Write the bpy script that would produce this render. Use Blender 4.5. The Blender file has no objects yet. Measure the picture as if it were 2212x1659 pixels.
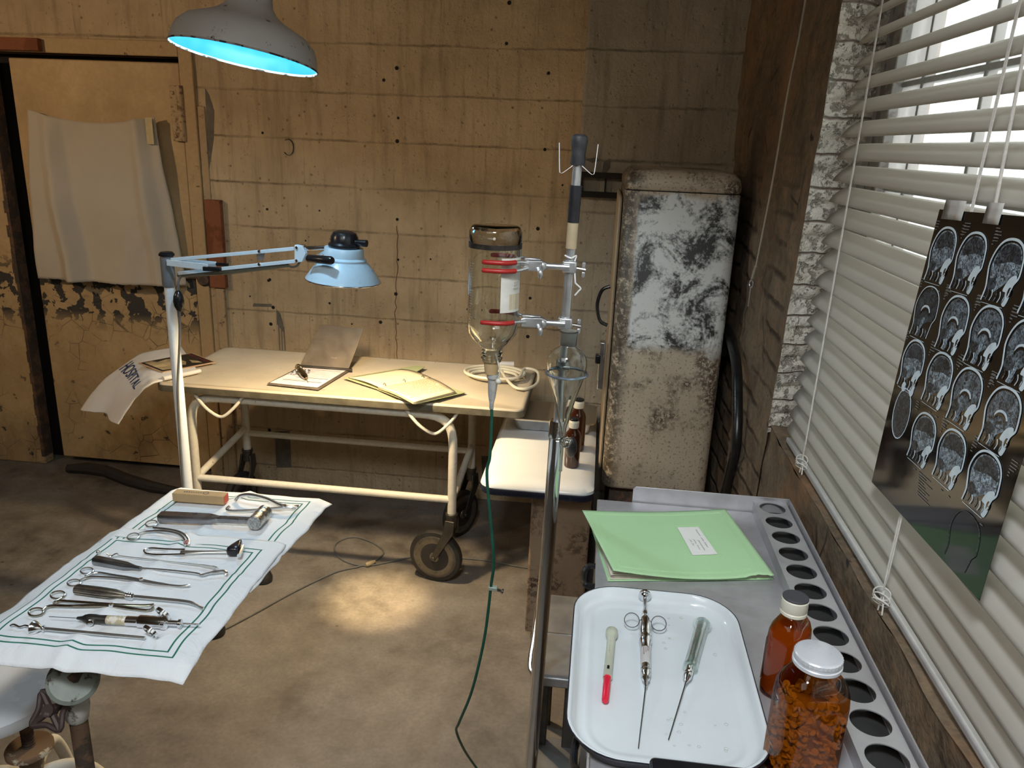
import bpy, bmesh, math, random
from mathutils import Vector as V, Matrix, noise as mnoise
random.seed(7)
S = bpy.context.scene
COL = S.collection
# ------------------------------------------------------------------ camera
MR = [V((0.9924730, 0.1159643, 0.0393653)), V((0.0715362, -0.2880763, -0.9549317)), V((-0.0993978, 0.9505600, -0.2942036))]
FP, CX, CY, H = 1689.315, 1106.0, 829.5, 1.65
CAM = V((0, 0, H))
cd = bpy.data.cameras.new('camera'); cam = bpy.data.objects.new('camera', cd); COL.objects.link(cam)
cd.sensor_fit = 'HORIZONTAL'; cd.sensor_width = 36; cd.lens = FP / 2212 * 36; cd.clip_start = 0.02
r_, d_, f_ = MR
cam.matrix_world = Matrix(((r_.x, -d_.x, -f_.x, 0), (r_.y, -d_.y, -f_.y, 0), (r_.z, -d_.z, -f_.z, H), (0, 0, 0, 1)))
S.camera = cam
def ray(x, y):
    return r_ * ((x - CX) / FP) + d_ * ((y - CY) / FP) + f_
def atz(x, y, z): d = ray(x, y); return CAM + d * ((z - H) / d.z)
def aty(x, y, Y): d = ray(x, y); return CAM + d * (Y / d.y)
def atx(x, y, X): d = ray(x, y); return CAM + d * (X / d.x)
# ------------------------------------------------------------------ world, lights, exposure
S.view_settings.view_transform = 'Standard'; S.view_settings.look = 'None'; S.view_settings.gamma = 1
S.view_settings.use_curve_mapping = False; S.view_settings.exposure = 0.16
cy = S.cycles; cy.max_bounces = 8; cy.diffuse_bounces = 3; cy.glossy_bounces = 3; cy.transmission_bounces = 8; cy.transparent_max_bounces = 10; cy.use_adaptive_sampling = True; cy.adaptive_threshold = .06; cy.use_denoising = True
W = bpy.data.worlds.new('sky'); S.world = W; W.use_nodes = True
W.node_tree.nodes['Background'].inputs[0].default_value = (1.0, 0.985, 0.955, 1)
W.node_tree.nodes['Background'].inputs[1].default_value = 5.0
def light(name, kind, loc, power, color, aim=None, **kw):
    l = bpy.data.lights.new(name, kind); l.energy = power; l.color = color
    for k, v in kw.items(): setattr(l, k, v)
    o = bpy.data.objects.new(name, l); o.location = loc; COL.objects.link(o)
    if aim is not None:
        o.rotation_euler = (V(aim) - V(loc)).to_track_quat('-Z', 'Y').to_euler()
    return o
WARM = (1.0, 0.69, 0.40)
light('warm_wall_spotlight', 'SPOT', (-3.3, 1.3, 2.25), 64, WARM, (-1.75, 3.4, 1.30), spot_size=1.55, spot_blend=1.0, shadow_soft_size=0.05)
light('added_ambient_fill', 'AREA', (-0.9, -0.6, 2.75), 14, (1.0, 0.93, 0.85), (-0.8, 0.3, 0), size=1.2)  # unseen soft fill added behind the camera for ambient brightness, no real fixture
light('added_foreground_fill', 'SPOT', (-.15, -.15, 2.72), 112, (.88, .95, 1.0), (-.22, 1.15, .85), spot_size=1.3, spot_blend=.9, shadow_soft_size=.18)  # added out-of-frame cool spot, brightens the foreground tables without lifting the walls
p = light('window_portal', 'AREA', (0.66, 0.7, 1.67), 1, (1, 1, 1), (-2, 0.7, 1.67), shape='RECTANGLE', size=2.6, size_y=1.5)
p.data.cycles.is_portal = True

# ------------------------------------------------------------------ mesh builder
class MB:
    def __init__(s): s.v = []; s.f = []; s.m = []; s.uv = {}; s.cur = 0
    def add(s, vs, fs):
        b = len(s.v); s.v += [V(p) for p in vs]
        for f in fs: s.f.append([i + b for i in f]); s.m.append(s.cur)
        return b
    def box(s, c, d, R=None):
        c = V(c); x, y, z = d[0] / 2, d[1] / 2, d[2] / 2
        vs = [V((i * x, j * y, k * z)) for i in (-1, 1) for j in (-1, 1) for k in (-1, 1)]
        vs = [c + (R @ p if R else p) for p in vs]
        s.add(vs, [(0, 1, 3, 2), (4, 6, 7, 5), (0, 4, 5, 1), (2, 3, 7, 6), (0, 2, 6, 4), (1, 5, 7, 3)]); return s
    def boxab(s, a, b):
        a = V(a); b = V(b); return s.box((a + b) / 2, [abs(q) for q in (b - a)])
    def loft(s, rings, cap0=True, cap1=True, closed=True):
        n = len(rings[0]); b = s.add([p for r in rings for p in r], [])
        for i in range(len(rings) - 1):
            for j in range(n if closed else n - 1):
                k = (j + 1) % n
                s.f.append([b + i * n + j, b + i * n + k, b + (i + 1) * n + k, b + (i + 1) * n + j]); s.m.append(s.cur)
        if cap0: s.f.append([b + j for j in range(n)][::-1]); s.m.append(s.cur)
        if cap1: s.f.append([b + (len(rings) - 1) * n + j for j in range(n)]); s.m.append(s.cur)
        return s
    def tube(s, pts, r, n=10, closed=False, flat=None):
        pts = [V(p) for p in pts]; m = len(pts)
        rs = r if isinstance(r, (list, tuple)) else [r] * m
        tang = []
        for i in range(m):
            a = pts[i - 1] if (i > 0 or closed) else pts[i]; c = pts[(i + 1) % m] if (i < m - 1 or closed) else pts[i]
            t = c - a; tang.append(t.normalized() if t.length > 1e-9 else V((0, 0, 1)))
        up = V((0, 0, 1)) if abs(tang[0].z) < .9 else V((0, 1, 0))
        nrm = (up - tang[0] * up.dot(tang[0])).normalized(); rings = []
        for i in range(m):
            nrm = (nrm - tang[i] * nrm.dot(tang[i])).normalized(); bi = tang[i].cross(nrm)
            fy = 1 if flat is None else flat
            rings.append([pts[i] + (bi * math.cos(q) + nrm * math.sin(q) * fy) * rs[i] for q in [2 * math.pi * k / n for k in range(n)]])
        if closed: rings.append(rings[0])
        return s.loft(rings, not closed, not closed)
    def cyl(s, a, b, r0, r1=None, n=20): return s.tube([a, b], [r0, r0 if r1 is None else r1], n)
    def lathe(s, prof, o=(0, 0, 0), axis=(0, 0, 1), n=32, cap0=True, cap1=True):
        o = V(o); az = V(axis).normalized(); up = V((1, 0, 0)) if abs(az.x) < .9 else V((0, 1, 0))
        ax = (up - az * up.dot(az)).normalized(); ay = az.cross(ax)
        rings = [[o + az * h + (ax * math.cos(q) + ay * math.sin(q)) * max(r, 1e-5) for q in [2 * math.pi * k / n for k in range(n)]] for r, h in prof]
        return s.loft(rings, cap0, cap1)
    def torus(s, c, axis, R, r, n=28, m=8, sq=None):
        c = V(c); az = V(axis).normalized(); up = V((1, 0, 0)) if abs(az.x) < .9 else V((0, 1, 0))
        ax = (up - az * up.dot(az)).normalized(); ay = az.cross(ax)
        return s.tube([c + (ax * math.cos(q) + ay * math.sin(q) * (sq or 1)) * R for q in [2 * math.pi * k / n for k in range(n)]], r, m, True)
    def ball(s, c, r, n=14, sc=(1, 1, 1)):
        c = V(c); rings = []
        for i in range(n // 2 + 1):
            a = math.pi * i / (n // 2) - math.pi / 2; q = max(math.cos(a), 1e-4)
            rings.append([c + V((sc[0] * r * q * math.cos(2 * math.pi * k / n), sc[1] * r * q * math.sin(2 * math.pi * k / n), sc[2] * r * math.sin(a))) for k in range(n)])
        return s.loft(rings)
    def grid(s, fn, nu, nv, uv=False):
        b = len(s.v)
        for j in range(nv + 1):
            for i in range(nu + 1):
                s.v.append(V(fn(i / nu, j / nv)))
                if uv: s.uv[len(s.v) - 1] = (i / nu, j / nv)
        for j in range(nv):
            for i in range(nu):
                q = b + j * (nu + 1) + i; s.f.append([q, q + 1, q + nu + 2, q + nu + 1]); s.m.append(s.cur)
        return s
    def prism(s, poly, ext):
        poly = [V(p) for p in poly]; e = V(ext); n = len(poly)
        return s.loft([poly, [p + e for p in poly]])
    def build(s, name, mats, parent=None, bevel=0, segs=2, solid=0, sub=0, smooth=35, off=-1):
        me = bpy.data.meshes.new(name); o0 = V((0, 0, 0)); q = parent
        while q is not None: o0 = o0 + q.location; q = q.parent
        me.from_pydata([p - o0 for p in s.v], [], s.f)
        if s.uv:
            ul = me.uv_layers.new(name='UVMap')
            for l in me.loops: ul.data[l.index].uv = s.uv.get(l.vertex_index, (0, 0))
        mats = mats if isinstance(mats, (list, tuple)) else [mats]
        for m in mats: me.materials.append(m)
        for pl, mi in zip(me.polygons, s.m): pl.material_index = mi
        bm = bmesh.new(); bm.from_mesh(me)
        if not solid and not getattr(s, 'keepn', False): bmesh.ops.recalc_face_normals(bm, faces=bm.faces)
        bm.to_mesh(me); bm.free()
        if smooth:
            me.shade_smooth(); me.set_sharp_from_angle(angle=math.radians(smooth))
        ob = bpy.data.objects.new(name, me); COL.objects.link(ob)
        if parent is not None: ob.parent = parent
        if solid:
            md = ob.modifiers.new('thickness', 'SOLIDIFY'); md.thickness = solid; md.offset = off
        if bevel:
            md = ob.modifiers.new('bevel', 'BEVEL'); md.width = bevel; md.segments = segs; md.limit_method = 'ANGLE'; md.angle_limit = math.radians(40)
            md.harden_normals = False
        if sub:
            md = ob.modifiers.new('smooth', 'SUBSURF'); md.levels = sub; md.render_levels = sub
        return ob
def thing(name, label, cat, loc=(0, 0, 0), group=None):
    o = bpy.data.objects.new(name, None); COL.objects.link(o); o.location = loc; o.empty_display_size = .05
    return tag(o, label, cat, group)
def tag(o, label, cat, group=None):
    o['label'] = label; o['category'] = cat
    if group: o['group'] = group
    return o
def struct(o, kind='structure'): o['kind'] = kind; return o
def bez(p0, p1, p2, p3, n=12):
    p0, p1, p2, p3 = map(V, (p0, p1, p2, p3))
    return [p0 * (1 - t) ** 3 + p1 * 3 * t * (1 - t) ** 2 + p2 * 3 * t * t * (1 - t) + p3 * t ** 3 for t in [i / n for i in range(n + 1)]]
def spl(pts, k=6, closed=False):
    pts = [V(p) for p in pts]; n = len(pts); out = []
    for i in range(n if closed else n - 1):
        g = (lambda j: pts[j % n]) if closed else (lambda j: pts[max(0, min(n - 1, j))])
        a, b, c, d = g(i - 1), g(i), g(i + 1), g(i + 2)
        for q in range(k):
            t = q / k
            out.append(.5 * (2 * b + (c - a) * t + (2 * a - 5 * b + 4 * c - d) * t * t + (3 * b - a - 3 * c + d) * t ** 3))
    if not closed: out.append(pts[-1])
    return out
def rrect(w, h, r, z=0, n=6, c=(0, 0)):
    out = []
    for sx, sy, a0 in ((1, 1, 0), (-1, 1, 90), (-1, -1, 180), (1, -1, 270)):
        for i in range(n + 1):
            a = math.radians(a0 + 90 * i / n)
            out.append(V((c[0] + sx * (w / 2 - r) + r * math.cos(a), c[1] + sy * (h / 2 - r) + r * math.sin(a), z)))
    return out
def textmesh(txt, size=1.0, shear=0):
    c = bpy.data.curves.new('txt', 'FONT'); c.body = txt; c.size = size; c.align_x = 'CENTER'; c.align_y = 'CENTER'; c.shear = shear; c.resolution_u = 3
    o = bpy.data.objects.new('txt', c); COL.objects.link(o); dg = bpy.context.evaluated_depsgraph_get(); dg.update()
    m = bpy.data.meshes.new_from_object(o.evaluated_get(dg)); vs = [v.co.copy() for v in m.vertices]; fs = [list(p.vertices) for p in m.polygons]
    bpy.data.objects.remove(o); bpy.data.curves.remove(c); bpy.data.meshes.remove(m)
    return vs, fs
# ------------------------------------------------------------------ materials
class NT:
    def __init__(s, name):
        s.mat = bpy.data.materials.new(name); s.mat.use_nodes = True; s.t = s.mat.node_tree
        s.b = s.t.nodes['Principled BSDF']; s.out = s.t.nodes['Material Output']
    def n(s, ty, **k):
        o = s.t.nodes.new('ShaderNode' + ty)
        for a, v in k.items(): setattr(o, a, v)
        return o
    def set(s, sock, v):
        if isinstance(v, bpy.types.NodeSocket): s.t.links.new(v, sock)
        elif isinstance(v, (tuple, list)) and len(v) == 3 and sock.type == 'RGBA': sock.default_value = (*v, 1)
        else: sock.default_value = v
    def p(s, **k):
        for a, v in k.items(): s.set(s.b.inputs[a.replace('_', ' ')], v)
        return s
    def co(s, kind='Object'): return s.n('TexCoord').outputs[kind]
    def map(s, vec, sc=(1, 1, 1), loc=(0, 0, 0)):
        m = s.n('Mapping'); s.set(m.inputs[0], vec); m.inputs[1].default_value = loc; m.inputs[3].default_value = sc; return m.outputs[0]
    def noise(s, vec, scale, det=4, rough=.6, dist=0):
        o = s.n('TexNoise'); s.set(o.inputs['Vector'], vec); o.inputs['Scale'].default_value = scale
        o.inputs['Detail'].default_value = min(det, 4.5); o.inputs['Roughness'].default_value = rough; o.inputs['Distortion'].default_value = dist
        return o.outputs['Fac']
    def vor(s, vec, scale, out='Distance', feat='F1'):
        o = s.n('TexVoronoi', feature=feat); s.set(o.inputs['Vector'], vec); o.inputs['Scale'].default_value = scale; return o.outputs[out]
    def rng(s, v, a, b, c=0., d=1.):
        o = s.n('MapRange'); s.set(o.inputs[0], v); o.inputs[1].default_value = a; o.inputs[2].default_value = b; o.inputs[3].default_value = c; o.inputs[4].default_value = d
        return o.outputs[0]
    def m(s, op, a, b=0.):
        o = s.n('Math', operation=op); s.set(o.inputs[0], a); s.set(o.inputs[1], b); return o.outputs[0]
    def mix(s, f, a, b):
        o = s.n('Mix', data_type='RGBA'); s.set(o.inputs[0], f); s.set(o.inputs[6], a); s.set(o.inputs[7], b); return o.outputs[2]
    def xyz(s, vec):
        o = s.n('SeparateXYZ'); s.set(o.inputs[0], vec); return o.outputs
    def comb(s, x, y, z):
        o = s.n('CombineXYZ'); s.set(o.inputs[0], x); s.set(o.inputs[1], y); s.set(o.inputs[2], z); return o.outputs[0]
    def bump(s, h, st=.3, d=.01):
        o = s.n('Bump'); s.set(o.inputs['Height'], h); o.inputs['Strength'].default_value = st; o.inputs['Distance'].default_value = d
        s.t.links.new(o.outputs[0], s.b.inputs['Normal']); return o.outputs[0]
def plain(name, c, rough=.5, metal=0., var=.12, scale=30, bump=0, bscale=200, **k):
    t = NT(name); v = t.co(); nz = t.noise(v, scale, 3)
    f = t.rng(nz, .3, .7)
    t.p(Base_Color=t.mix(f, tuple(x * (1 - var) for x in c), tuple(min(1, x * (1 + var)) for x in c)), Roughness=t.rng(nz, .3, .7, rough * .85, min(1, rough * 1.15)), Metallic=metal, **k)
    if bump: t.bump(t.noise(v, bscale, 3), bump, .002)
    return t.mat
def worn(name, c, c2, amount=.55, scale=14, rough=.5, metal=0., bump=.2, edge=.06):
    t = NT(name); v = t.co(); nz = t.noise(v, scale, 8, .7); f = t.rng(nz, amount, amount + edge)
    g = t.noise(v, 60, 4); col = t.mix(t.rng(g, .3, .7), tuple(x * .86 for x in c), c)
    t.p(Base_Color=t.mix(f, col, c2), Roughness=t.rng(nz, .3, .7, rough, min(1, rough + .2)), Metallic=metal); t.bump(f, bump, .001)
    return t.mat
def glass(name, c=(1, 1, 1), rough=0.0, ior=1.46):
    t = NT(name); t.p(Base_Color=c, Roughness=rough, IOR=ior, Transmission_Weight=1.0); return t.mat
def thinglass(name, tint, gloss=.06, rough=.05, edge=.5, dust=.0):
    t = NT(name); tr = t.n('BsdfTransparent'); t.set(tr.inputs[0], tint); gl = t.n('BsdfGlossy'); gl.inputs['Roughness'].default_value = rough
    lw = t.n('LayerWeight'); lw.inputs[0].default_value = .35
    f = t.rng(lw.outputs['Facing'], 0, 1, gloss, edge); mx = t.n('MixShader'); t.set(mx.inputs[0], f)
    t.t.links.new(tr.outputs[0], mx.inputs[1]); t.t.links.new(gl.outputs[0], mx.inputs[2]); last = mx.outputs[0]
    if dust:
        di = t.n('BsdfDiffuse'); t.set(di.inputs[0], (.8, .8, .78)); m2 = t.n('MixShader'); t.set(m2.inputs[0], t.rng(t.noise(t.co(), 30, 4), .45, .7, 0, dust))
        t.t.links.new(last, m2.inputs[1]); t.t.links.new(di.outputs[0], m2.inputs[2]); last = m2.outputs[0]
    t.t.links.new(last, t.out.inputs[0]); return t.mat
def cloth_mat(name, c, weave=900, transl=.0):
    t = NT(name); v = t.co(); nz = t.noise(v, 8, 4); t.p(Base_Color=t.mix(nz, tuple(x * .9 for x in c), c), Roughness=.95, Sheen_Weight=.15)
    t.bump(t.noise(v, weave, 2), .25, .001); return t.mat
def blockwall(name, base, dark, side='x', z0=1.632, off=0., grime=.5, bstr=.5, pit=(.2, .13, .08), rowh=.1935, bw=.40):
    t = NT(name); v = t.co(); x = t.xyz(v); h = x[0] if side == 'x' else x[1]
    w1 = t.m('MULTIPLY', t.m('SUBTRACT', t.noise(v, 6, 3), .5), .012)
    uv = t.comb(t.m('ADD', t.m('ADD', h, off), w1), t.m('ADD', t.m('SUBTRACT', x[2], z0 - 20 * rowh), w1), 0.)
    b = t.n('TexBrick'); t.set(b.inputs['Vector'], uv); b.inputs['Scale'].default_value = 1; b.inputs['Brick Width'].default_value = bw; b.inputs['Row Height'].default_value = rowh
    b.inputs['Mortar Size'].default_value = .004; b.inputs['Mortar Smooth'].default_value = .6; b.inputs['Color1'].default_value = (.25, .25, .25, 1); b.inputs['Color2'].default_value = (.75, .75, .75, 1); b.inputs['Mortar'].default_value = (.5, .5, .5, 1)
    zf = t.m('ABSOLUTE', t.m('SUBTRACT', t.m('FRACT', t.m('ADD', t.m('DIVIDE', t.m('ADD', x[2], t.m('ADD', w1, t.m('MULTIPLY', t.m('SUBTRACT', t.noise(v, 55, 3), .5), .006))), rowh), 40 - z0 / rowh + .5)), .5))
    hl = t.rng(zf, .008, .034, 1, 0); m1 = t.rng(t.noise(t.map(v, (1, 1, 2)), 5, 7, .75), .40, .62, .03, 1)
    jm = t.m('MAXIMUM', t.m('MULTIPLY', hl, m1), t.m('MULTIPLY', b.outputs['Fac'], t.rng(t.noise(v, 5.5, 6, .75), .46, .66, .05, .7)))
    big = t.rng(t.noise(v, 2.2, 6, .65), .35, .7); fine = t.rng(t.noise(v, 45, 5, .75), .3, .7)
    vs = t.vor(v, 26); pits = t.m('MULTIPLY', t.rng(vs, .09, .16, 1, 0), t.rng(t.noise(v, 6, 5, .7), .48, .58))
    vs2 = t.vor(v, 75); pits2 = t.m('MULTIPLY', t.rng(vs2, .13, .22, 1, 0), t.rng(t.noise(v, 8, 5, .7), .50, .60))
    pp = t.m('MAXIMUM', pits, pits2)
    bc = t.rng(b.outputs['Color'], 0, 1, 0, 1)
    col = t.mix(t.m('MULTIPLY', big, grime), base, dark); col = t.mix(t.m('MULTIPLY', fine, .22), col, tuple(q * .75 for q in base))
    col = t.mix(t.m('MULTIPLY', bc, .14), col, tuple(q * 1.18 for q in base))
    drip = t.rng(t.noise(t.map(v, (9, 9, .8)), 2.4, 6, .75), .50, .74, 0, .6); col = t.mix(drip, col, tuple(q * .55 for q in dark))
    col = t.mix(t.m('MULTIPLY', jm, .75), col, tuple(q * .42 for q in dark)); col = t.mix(t.m('MULTIPLY', pp, .85), col, pit)
    hgt = t.m('SUBTRACT', t.m('SUBTRACT', t.m('MULTIPLY', t.noise(v, 26, 4, .75), 1.4), t.m('MULTIPLY', t.rng(zf, .008, .034, 1, 0), .5)), t.rng(vs, .09, .16, .5, 0))
    t.p(Base_Color=col, Roughness=.85); t.bump(hgt, bstr, .008)
    return t.mat
M = {}
M['chrome'] = plain('chrome', (.78, .79, .81), .14, 1., .05)
M['steel'] = plain('brushed_steel', (.60, .60, .61), .3, 1., .12, 12)
M['tool'] = plain('instrument_steel', (.70, .69, .67), .24, .95, .05, 10)
M['alu'] = plain('aluminium', (.68, .69, .70), .38, .9, .1)
M['white_enamel'] = plain('white_enamel', (.80, .83, .86), .22, 0, .04)
M['cream'] = worn('cream_paint', (.66, .63, .54), (.2, .15, .1), .66, 26, .42)
M['black'] = plain('black_plastic', (.012, .012, .014), .25, 0, .2)
M['rubber'] = plain('black_rubber', (.02, .019, .018), .6, 0, .3)
M['rust'] = worn('rusted_iron', (.09, .065, .05), (.17, .10, .06), .5, 20, .7, .3)
M['darkmetal'] = plain('dark_metal', (.09, .085, .075), .45, .8, .3, 20)
M['paper'] = plain('paper', (.74, .71, .66), .9, 0, .05)
M['oldpaper'] = plain('old_paper', (.70, .60, .42), .9, 0, .06)
M['ink'] = plain('ink', (.08, .08, .11), .8, 0, .1)
M['red'] = plain('red_rubber', (.42, .022, .018), .4, 0, .1)
M['glass'] = glass('clear_glass', (.97, 1, .985))
M['frost'] = glass('frosted_glass', (.92, .94, .94), .45)
M['cork'] = worn('cork', (.60, .41, .21), (.38, .23, .1), .58, 60, .85)
M['green_rubber'] = plain('green_rubber', (.010, .085, .055), .45, 0, .2)
M['ivory'] = plain('ivory_plastic', (.75, .72, .6), .4, 0, .05)
M['cable'] = plain('grey_cable', (.12, .12, .11), .55, 0, .15)
M['white_plastic'] = plain('white_plastic', (.8, .8, .79), .35, 0, .04)
M['lampwhite'] = plain('lamp_white_paint', (.74, .79, .83), .3, 0, .04); M['lampblue'] = plain('lamp_pale_blue_paint', (.46, .63, .77), .3, 0, .04); M['armblue'] = plain('arm_pale_blue_paint', (.58, .70, .80), .3, 0, .04)
M['greywood'] = worn('weathered_frame', (.36, .35, .33), (.22, .2, .18), .5, 18, .8)
M['redwood'] = worn('red_brown_wood', (.25, .085, .035), (.17, .055, .02), .52, 14, .75)
M['slot'] = plain('dark_gap', (.012, .010, .009), .95, 0, .2)
M['wood'] = worn('orange_wood', (.50, .25, .12), (.36, .16, .07), .55, 20, .6)
# ================================================================== SETTING
YW, XR, DL, DR, DT = 3.42, 0.475, -2.67, -1.845, 1.945     # back wall, right wall, door opening
M['wall'] = blockwall('painted_block', (.58, .45, .285), (.33, .235, .135), 'x', 1.632, .11, .9, .7)
M['pier'] = blockwall('painted_block_grey', (.43, .375, .285), (.24, .195, .135), 'x', 1.60, .02, .8, .7, rowh=.197)
def plaster():
    t = NT('rough_plaster'); v = t.co(); a = t.noise(v, 4.5, 8, .7); b = t.noise(v, 22, 7, .75); g = t.noise(t.map(v, (1, 1, .75)), 6, 8, .75)
    jt = t.m('ABSOLUTE', t.m('SUBTRACT', t.m('FRACT', t.m('DIVIDE', t.m('ADD', t.xyz(v)[2], t.m('MULTIPLY', t.m('SUBTRACT', t.noise(v, 7, 4), .5), .022)), .077)), .5))
    j = t.m('MULTIPLY', t.rng(jt, .02, .14, 1, 0), t.m('MULTIPLY', t.rng(t.noise(v, 4, 3), .40, .52), t.m('MULTIPLY', t.rng(t.xyz(v)[2], 1.75, 1.35), t.rng(t.xyz(v)[1], 1.98, 2.03))))
    cr = t.m('MULTIPLY', t.rng(t.vor(t.map(v, (1, 1, .7)), 3.5, 'Distance', 'DISTANCE_TO_EDGE'), 0, .016, 1, 0), t.rng(t.noise(v, 3, 2), .57, .63))
    hole = t.rng(t.noise(v, 10, 5, .6), .69, .72); og = t.rng(t.noise(v, 2.6, 5, .7), .56, .70, 0, .7)
    col = t.mix(t.rng(a, .36, .64), (.25, .19, .125), (.135, .10, .065)); col = t.mix(t.rng(b, .40, .68, 0, .6), col, (.34, .21, .12)); col = t.mix(t.rng(g, .52, .72, 0, .7), col, (.045, .033, .022))
    col = t.mix(t.rng(t.noise(v, 70, 4), .45, .75, 0, .5), col, (.05, .035, .022)); col = t.mix(og, col, (.33, .17, .075)); k = t.m('MAXIMUM', t.m('MAXIMUM', cr, hole), t.m('MULTIPLY', j, .8)); col = t.mix(k, col, (.028, .02, .014))
    t.p(Base_Color=col, Roughness=.9); t.bump(t.m('SUBTRACT', t.m('ADD', a, t.m('MULTIPLY', b, .6)), j), .8, .010); return t.mat
M['rightwall'] = plaster()
M['side'] = plain('side_block', (.36, .28, .185), .9)
def concrete_floor():
    t = NT('stained_concrete'); v = t.co(); a = t.rng(t.noise(v, 1.6, 8, .68, .6), .34, .66); b = t.rng(t.noise(v, 9, 7, .7), .35, .68); c = t.noise(v, 80, 3)
    col = t.mix(a, (.070, .060, .049), (.20, .175, .148)); col = t.mix(t.m('MULTIPLY', b, .5), col, (.31, .285, .25))
    col = t.mix(t.rng(c, .35, .7, 0, .3), col, (.075, .06, .045))
    sp = t.rng(t.vor(v, 9), .05, .075, 1, 0); col = t.mix(t.m('MULTIPLY', sp, t.rng(t.noise(v, 3, 2), .5, .6)), col, (.06, .05, .04))
    t.p(Base_Color=col, Roughness=t.rng(b, 0, 1, .62, .85)); t.bump(t.m('ADD', t.m('MULTIPLY', b, .5), t.m('MULTIPLY', c, .3)), .25, .004); return t.mat
M['floor'] = concrete_floor()
struct(MB().boxab((-4.2, -2.6, -.1), (1.2, 3.8, 0)).build('floor', M['floor'], smooth=0))
struct(MB().boxab((-4.2, -2.6, 2.9), (1.2, 3.8, 3.0)).build('ceiling', plain('ceiling_paint', (.35, .30, .24), .9), smooth=0))
w = MB().boxab((DR, YW, 0), (1.0, YW + .25, 2.9)); w.boxab((-3.5, YW, DT), (DR, YW + .25, 2.9)); w.boxab((-4.2, YW, 0), (-3.5, YW + .25, 2.9))
WALL = struct(w.build('wall_back', M['wall'], smooth=0))
struct(MB().boxab((-.106, 3.14, 0), (XR + .03, YW, 2.9)).build('wall_pier', M['pier'], bevel=.012))
struct(MB().boxab((-4.2, -2.6, 0), (-4.0, YW, 2.9)).build('wall_left', M['side'], smooth=0))
struct(MB().boxab((-4.0, -2.6, 0), (XR + .3, -2.45, 2.9)).build('wall_front', M['side'], smooth=0))
# right wall: rough displaced skin with a window opening
YJ = lambda z: 1.955 + (1.3 - z) * .115          # jamb line (leans a little)
SILL, HEAD, Y0W = .972, 2.36, -.45
def rough(p, a=.012): return a * (mnoise.fractal(p * 3.1, 1.0, 2.0, 5) + .5 * mnoise.noise(p * 17))
m = MB()
def rw(u, v):
    z = v * 2.9; y = YJ(z) + .015 * mnoise.noise(V((0, 3, z * 9))) + (3.16 - YJ(z)) * u; p = V((XR, y, z)); k = min(1, u * 8)
    return V((XR - .004 + rough(p, .016) * k, y, z))
m.grid(rw, 60, 130)
def rl(u, v):
    y = Y0W - .02 + u * (YJ(1) - Y0W + .045); z = v * (SILL - .004) + .012 * mnoise.noise(V((0, y * 7, 0))) * v; p = V((XR, y, z)); return V((XR + rough(p, .008), y, z))
m.grid(rl, 110, 45)
def rs(u, v): # sill top, sloping outward
    y = Y0W + v * (YJ(1) - Y0W + .03); p = V((XR + u, y, 1)); return V((XR + u * .13, y, SILL - .004 + .012 * mnoise.noise(V((0, y * 7, 0))) * (1 - u) - .006 * u + rough(p, .004)))
m.grid(rs, 8, 120)
m.boxab((XR + .02, -2.45, 0), (XR + .3, Y0W, 2.9)); m.boxab((XR + .02, Y0W, HEAD), (XR + .3, 3.16, 2.9)); m.boxab((XR + .16, Y0W, 0), (XR + .3, 3.16, SILL - .02)); m.boxab((XR + .165, 2.13, SILL - .03), (XR + .3, 3.16, HEAD + .02))
m.boxab((XR, -2.45, 0), (XR + .02, Y0W - .02, 2.9)); m.boxab((XR, Y0W - .02, HEAD), (XR + .02, YJ(2.4), 2.9))
struct(m.build('wall_right', M['rightwall'], smooth=60))
def jamb_mat():
    t = NT('rough_whitewashed_block'); v = t.co(); a = t.noise(v, 9, 7, .7); x = t.xyz(v)
    sp = t.rng(t.noise(v, 38, 6, .75), .53, .63); pit = t.rng(t.vor(v, 45), .1, .2, 1, 0)
    jt = t.m('ABSOLUTE', t.m('SUBTRACT', t.m('FRACT', t.m('DIVIDE', t.m('ADD', x[2], t.m('MULTIPLY', t.m('SUBTRACT', t.noise(v, 10, 2), .5), .025)), .077)), .5))
    j = t.rng(jt, .0, .045, 1, 0)
    col = t.mix(t.rng(a, .35, .65), (.84, .80, .72), (.70, .63, .53)); col = t.mix(t.m('MULTIPLY', sp, .6), col, (.40, .31, .22))
    col = t.mix(t.m('MULTIPLY', j, t.rng(t.noise(v, 5, 2), .35, .55, .2, .9)), col, (.26, .14, .085)); col = t.mix(t.m('MULTIPLY', pit, t.rng(a, .5, .6)), col, (.14, .10, .07))
    t.p(Base_Color=col, Roughness=.95); t.bump(t.m('SUBTRACT', t.m('ADD', a, t.noise(v, 60, 4)), t.m('ADD', j, sp)), .9, .012); return t.mat
m = MB()
def jb(u, v):
    z = SILL - .02 + v * (HEAD - SILL + .04); y = YJ(z) + .015 * mnoise.noise(V((0, 3, z * 9))); q = u
    course = .012 * (abs(((z / .077) % 1) - .5) > .40)
    return V((XR - .005 + q * .17, y + .055 * q + .012 * mnoise.fractal(V((q * 2, 7, z * 9)), 1, 2, 4) * min(1, q * 6) + course * min(1, q * 8), z))
m.grid(jb, 20, 190)
struct(m.build('trim_1', jamb_mat(), smooth=60))
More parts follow.
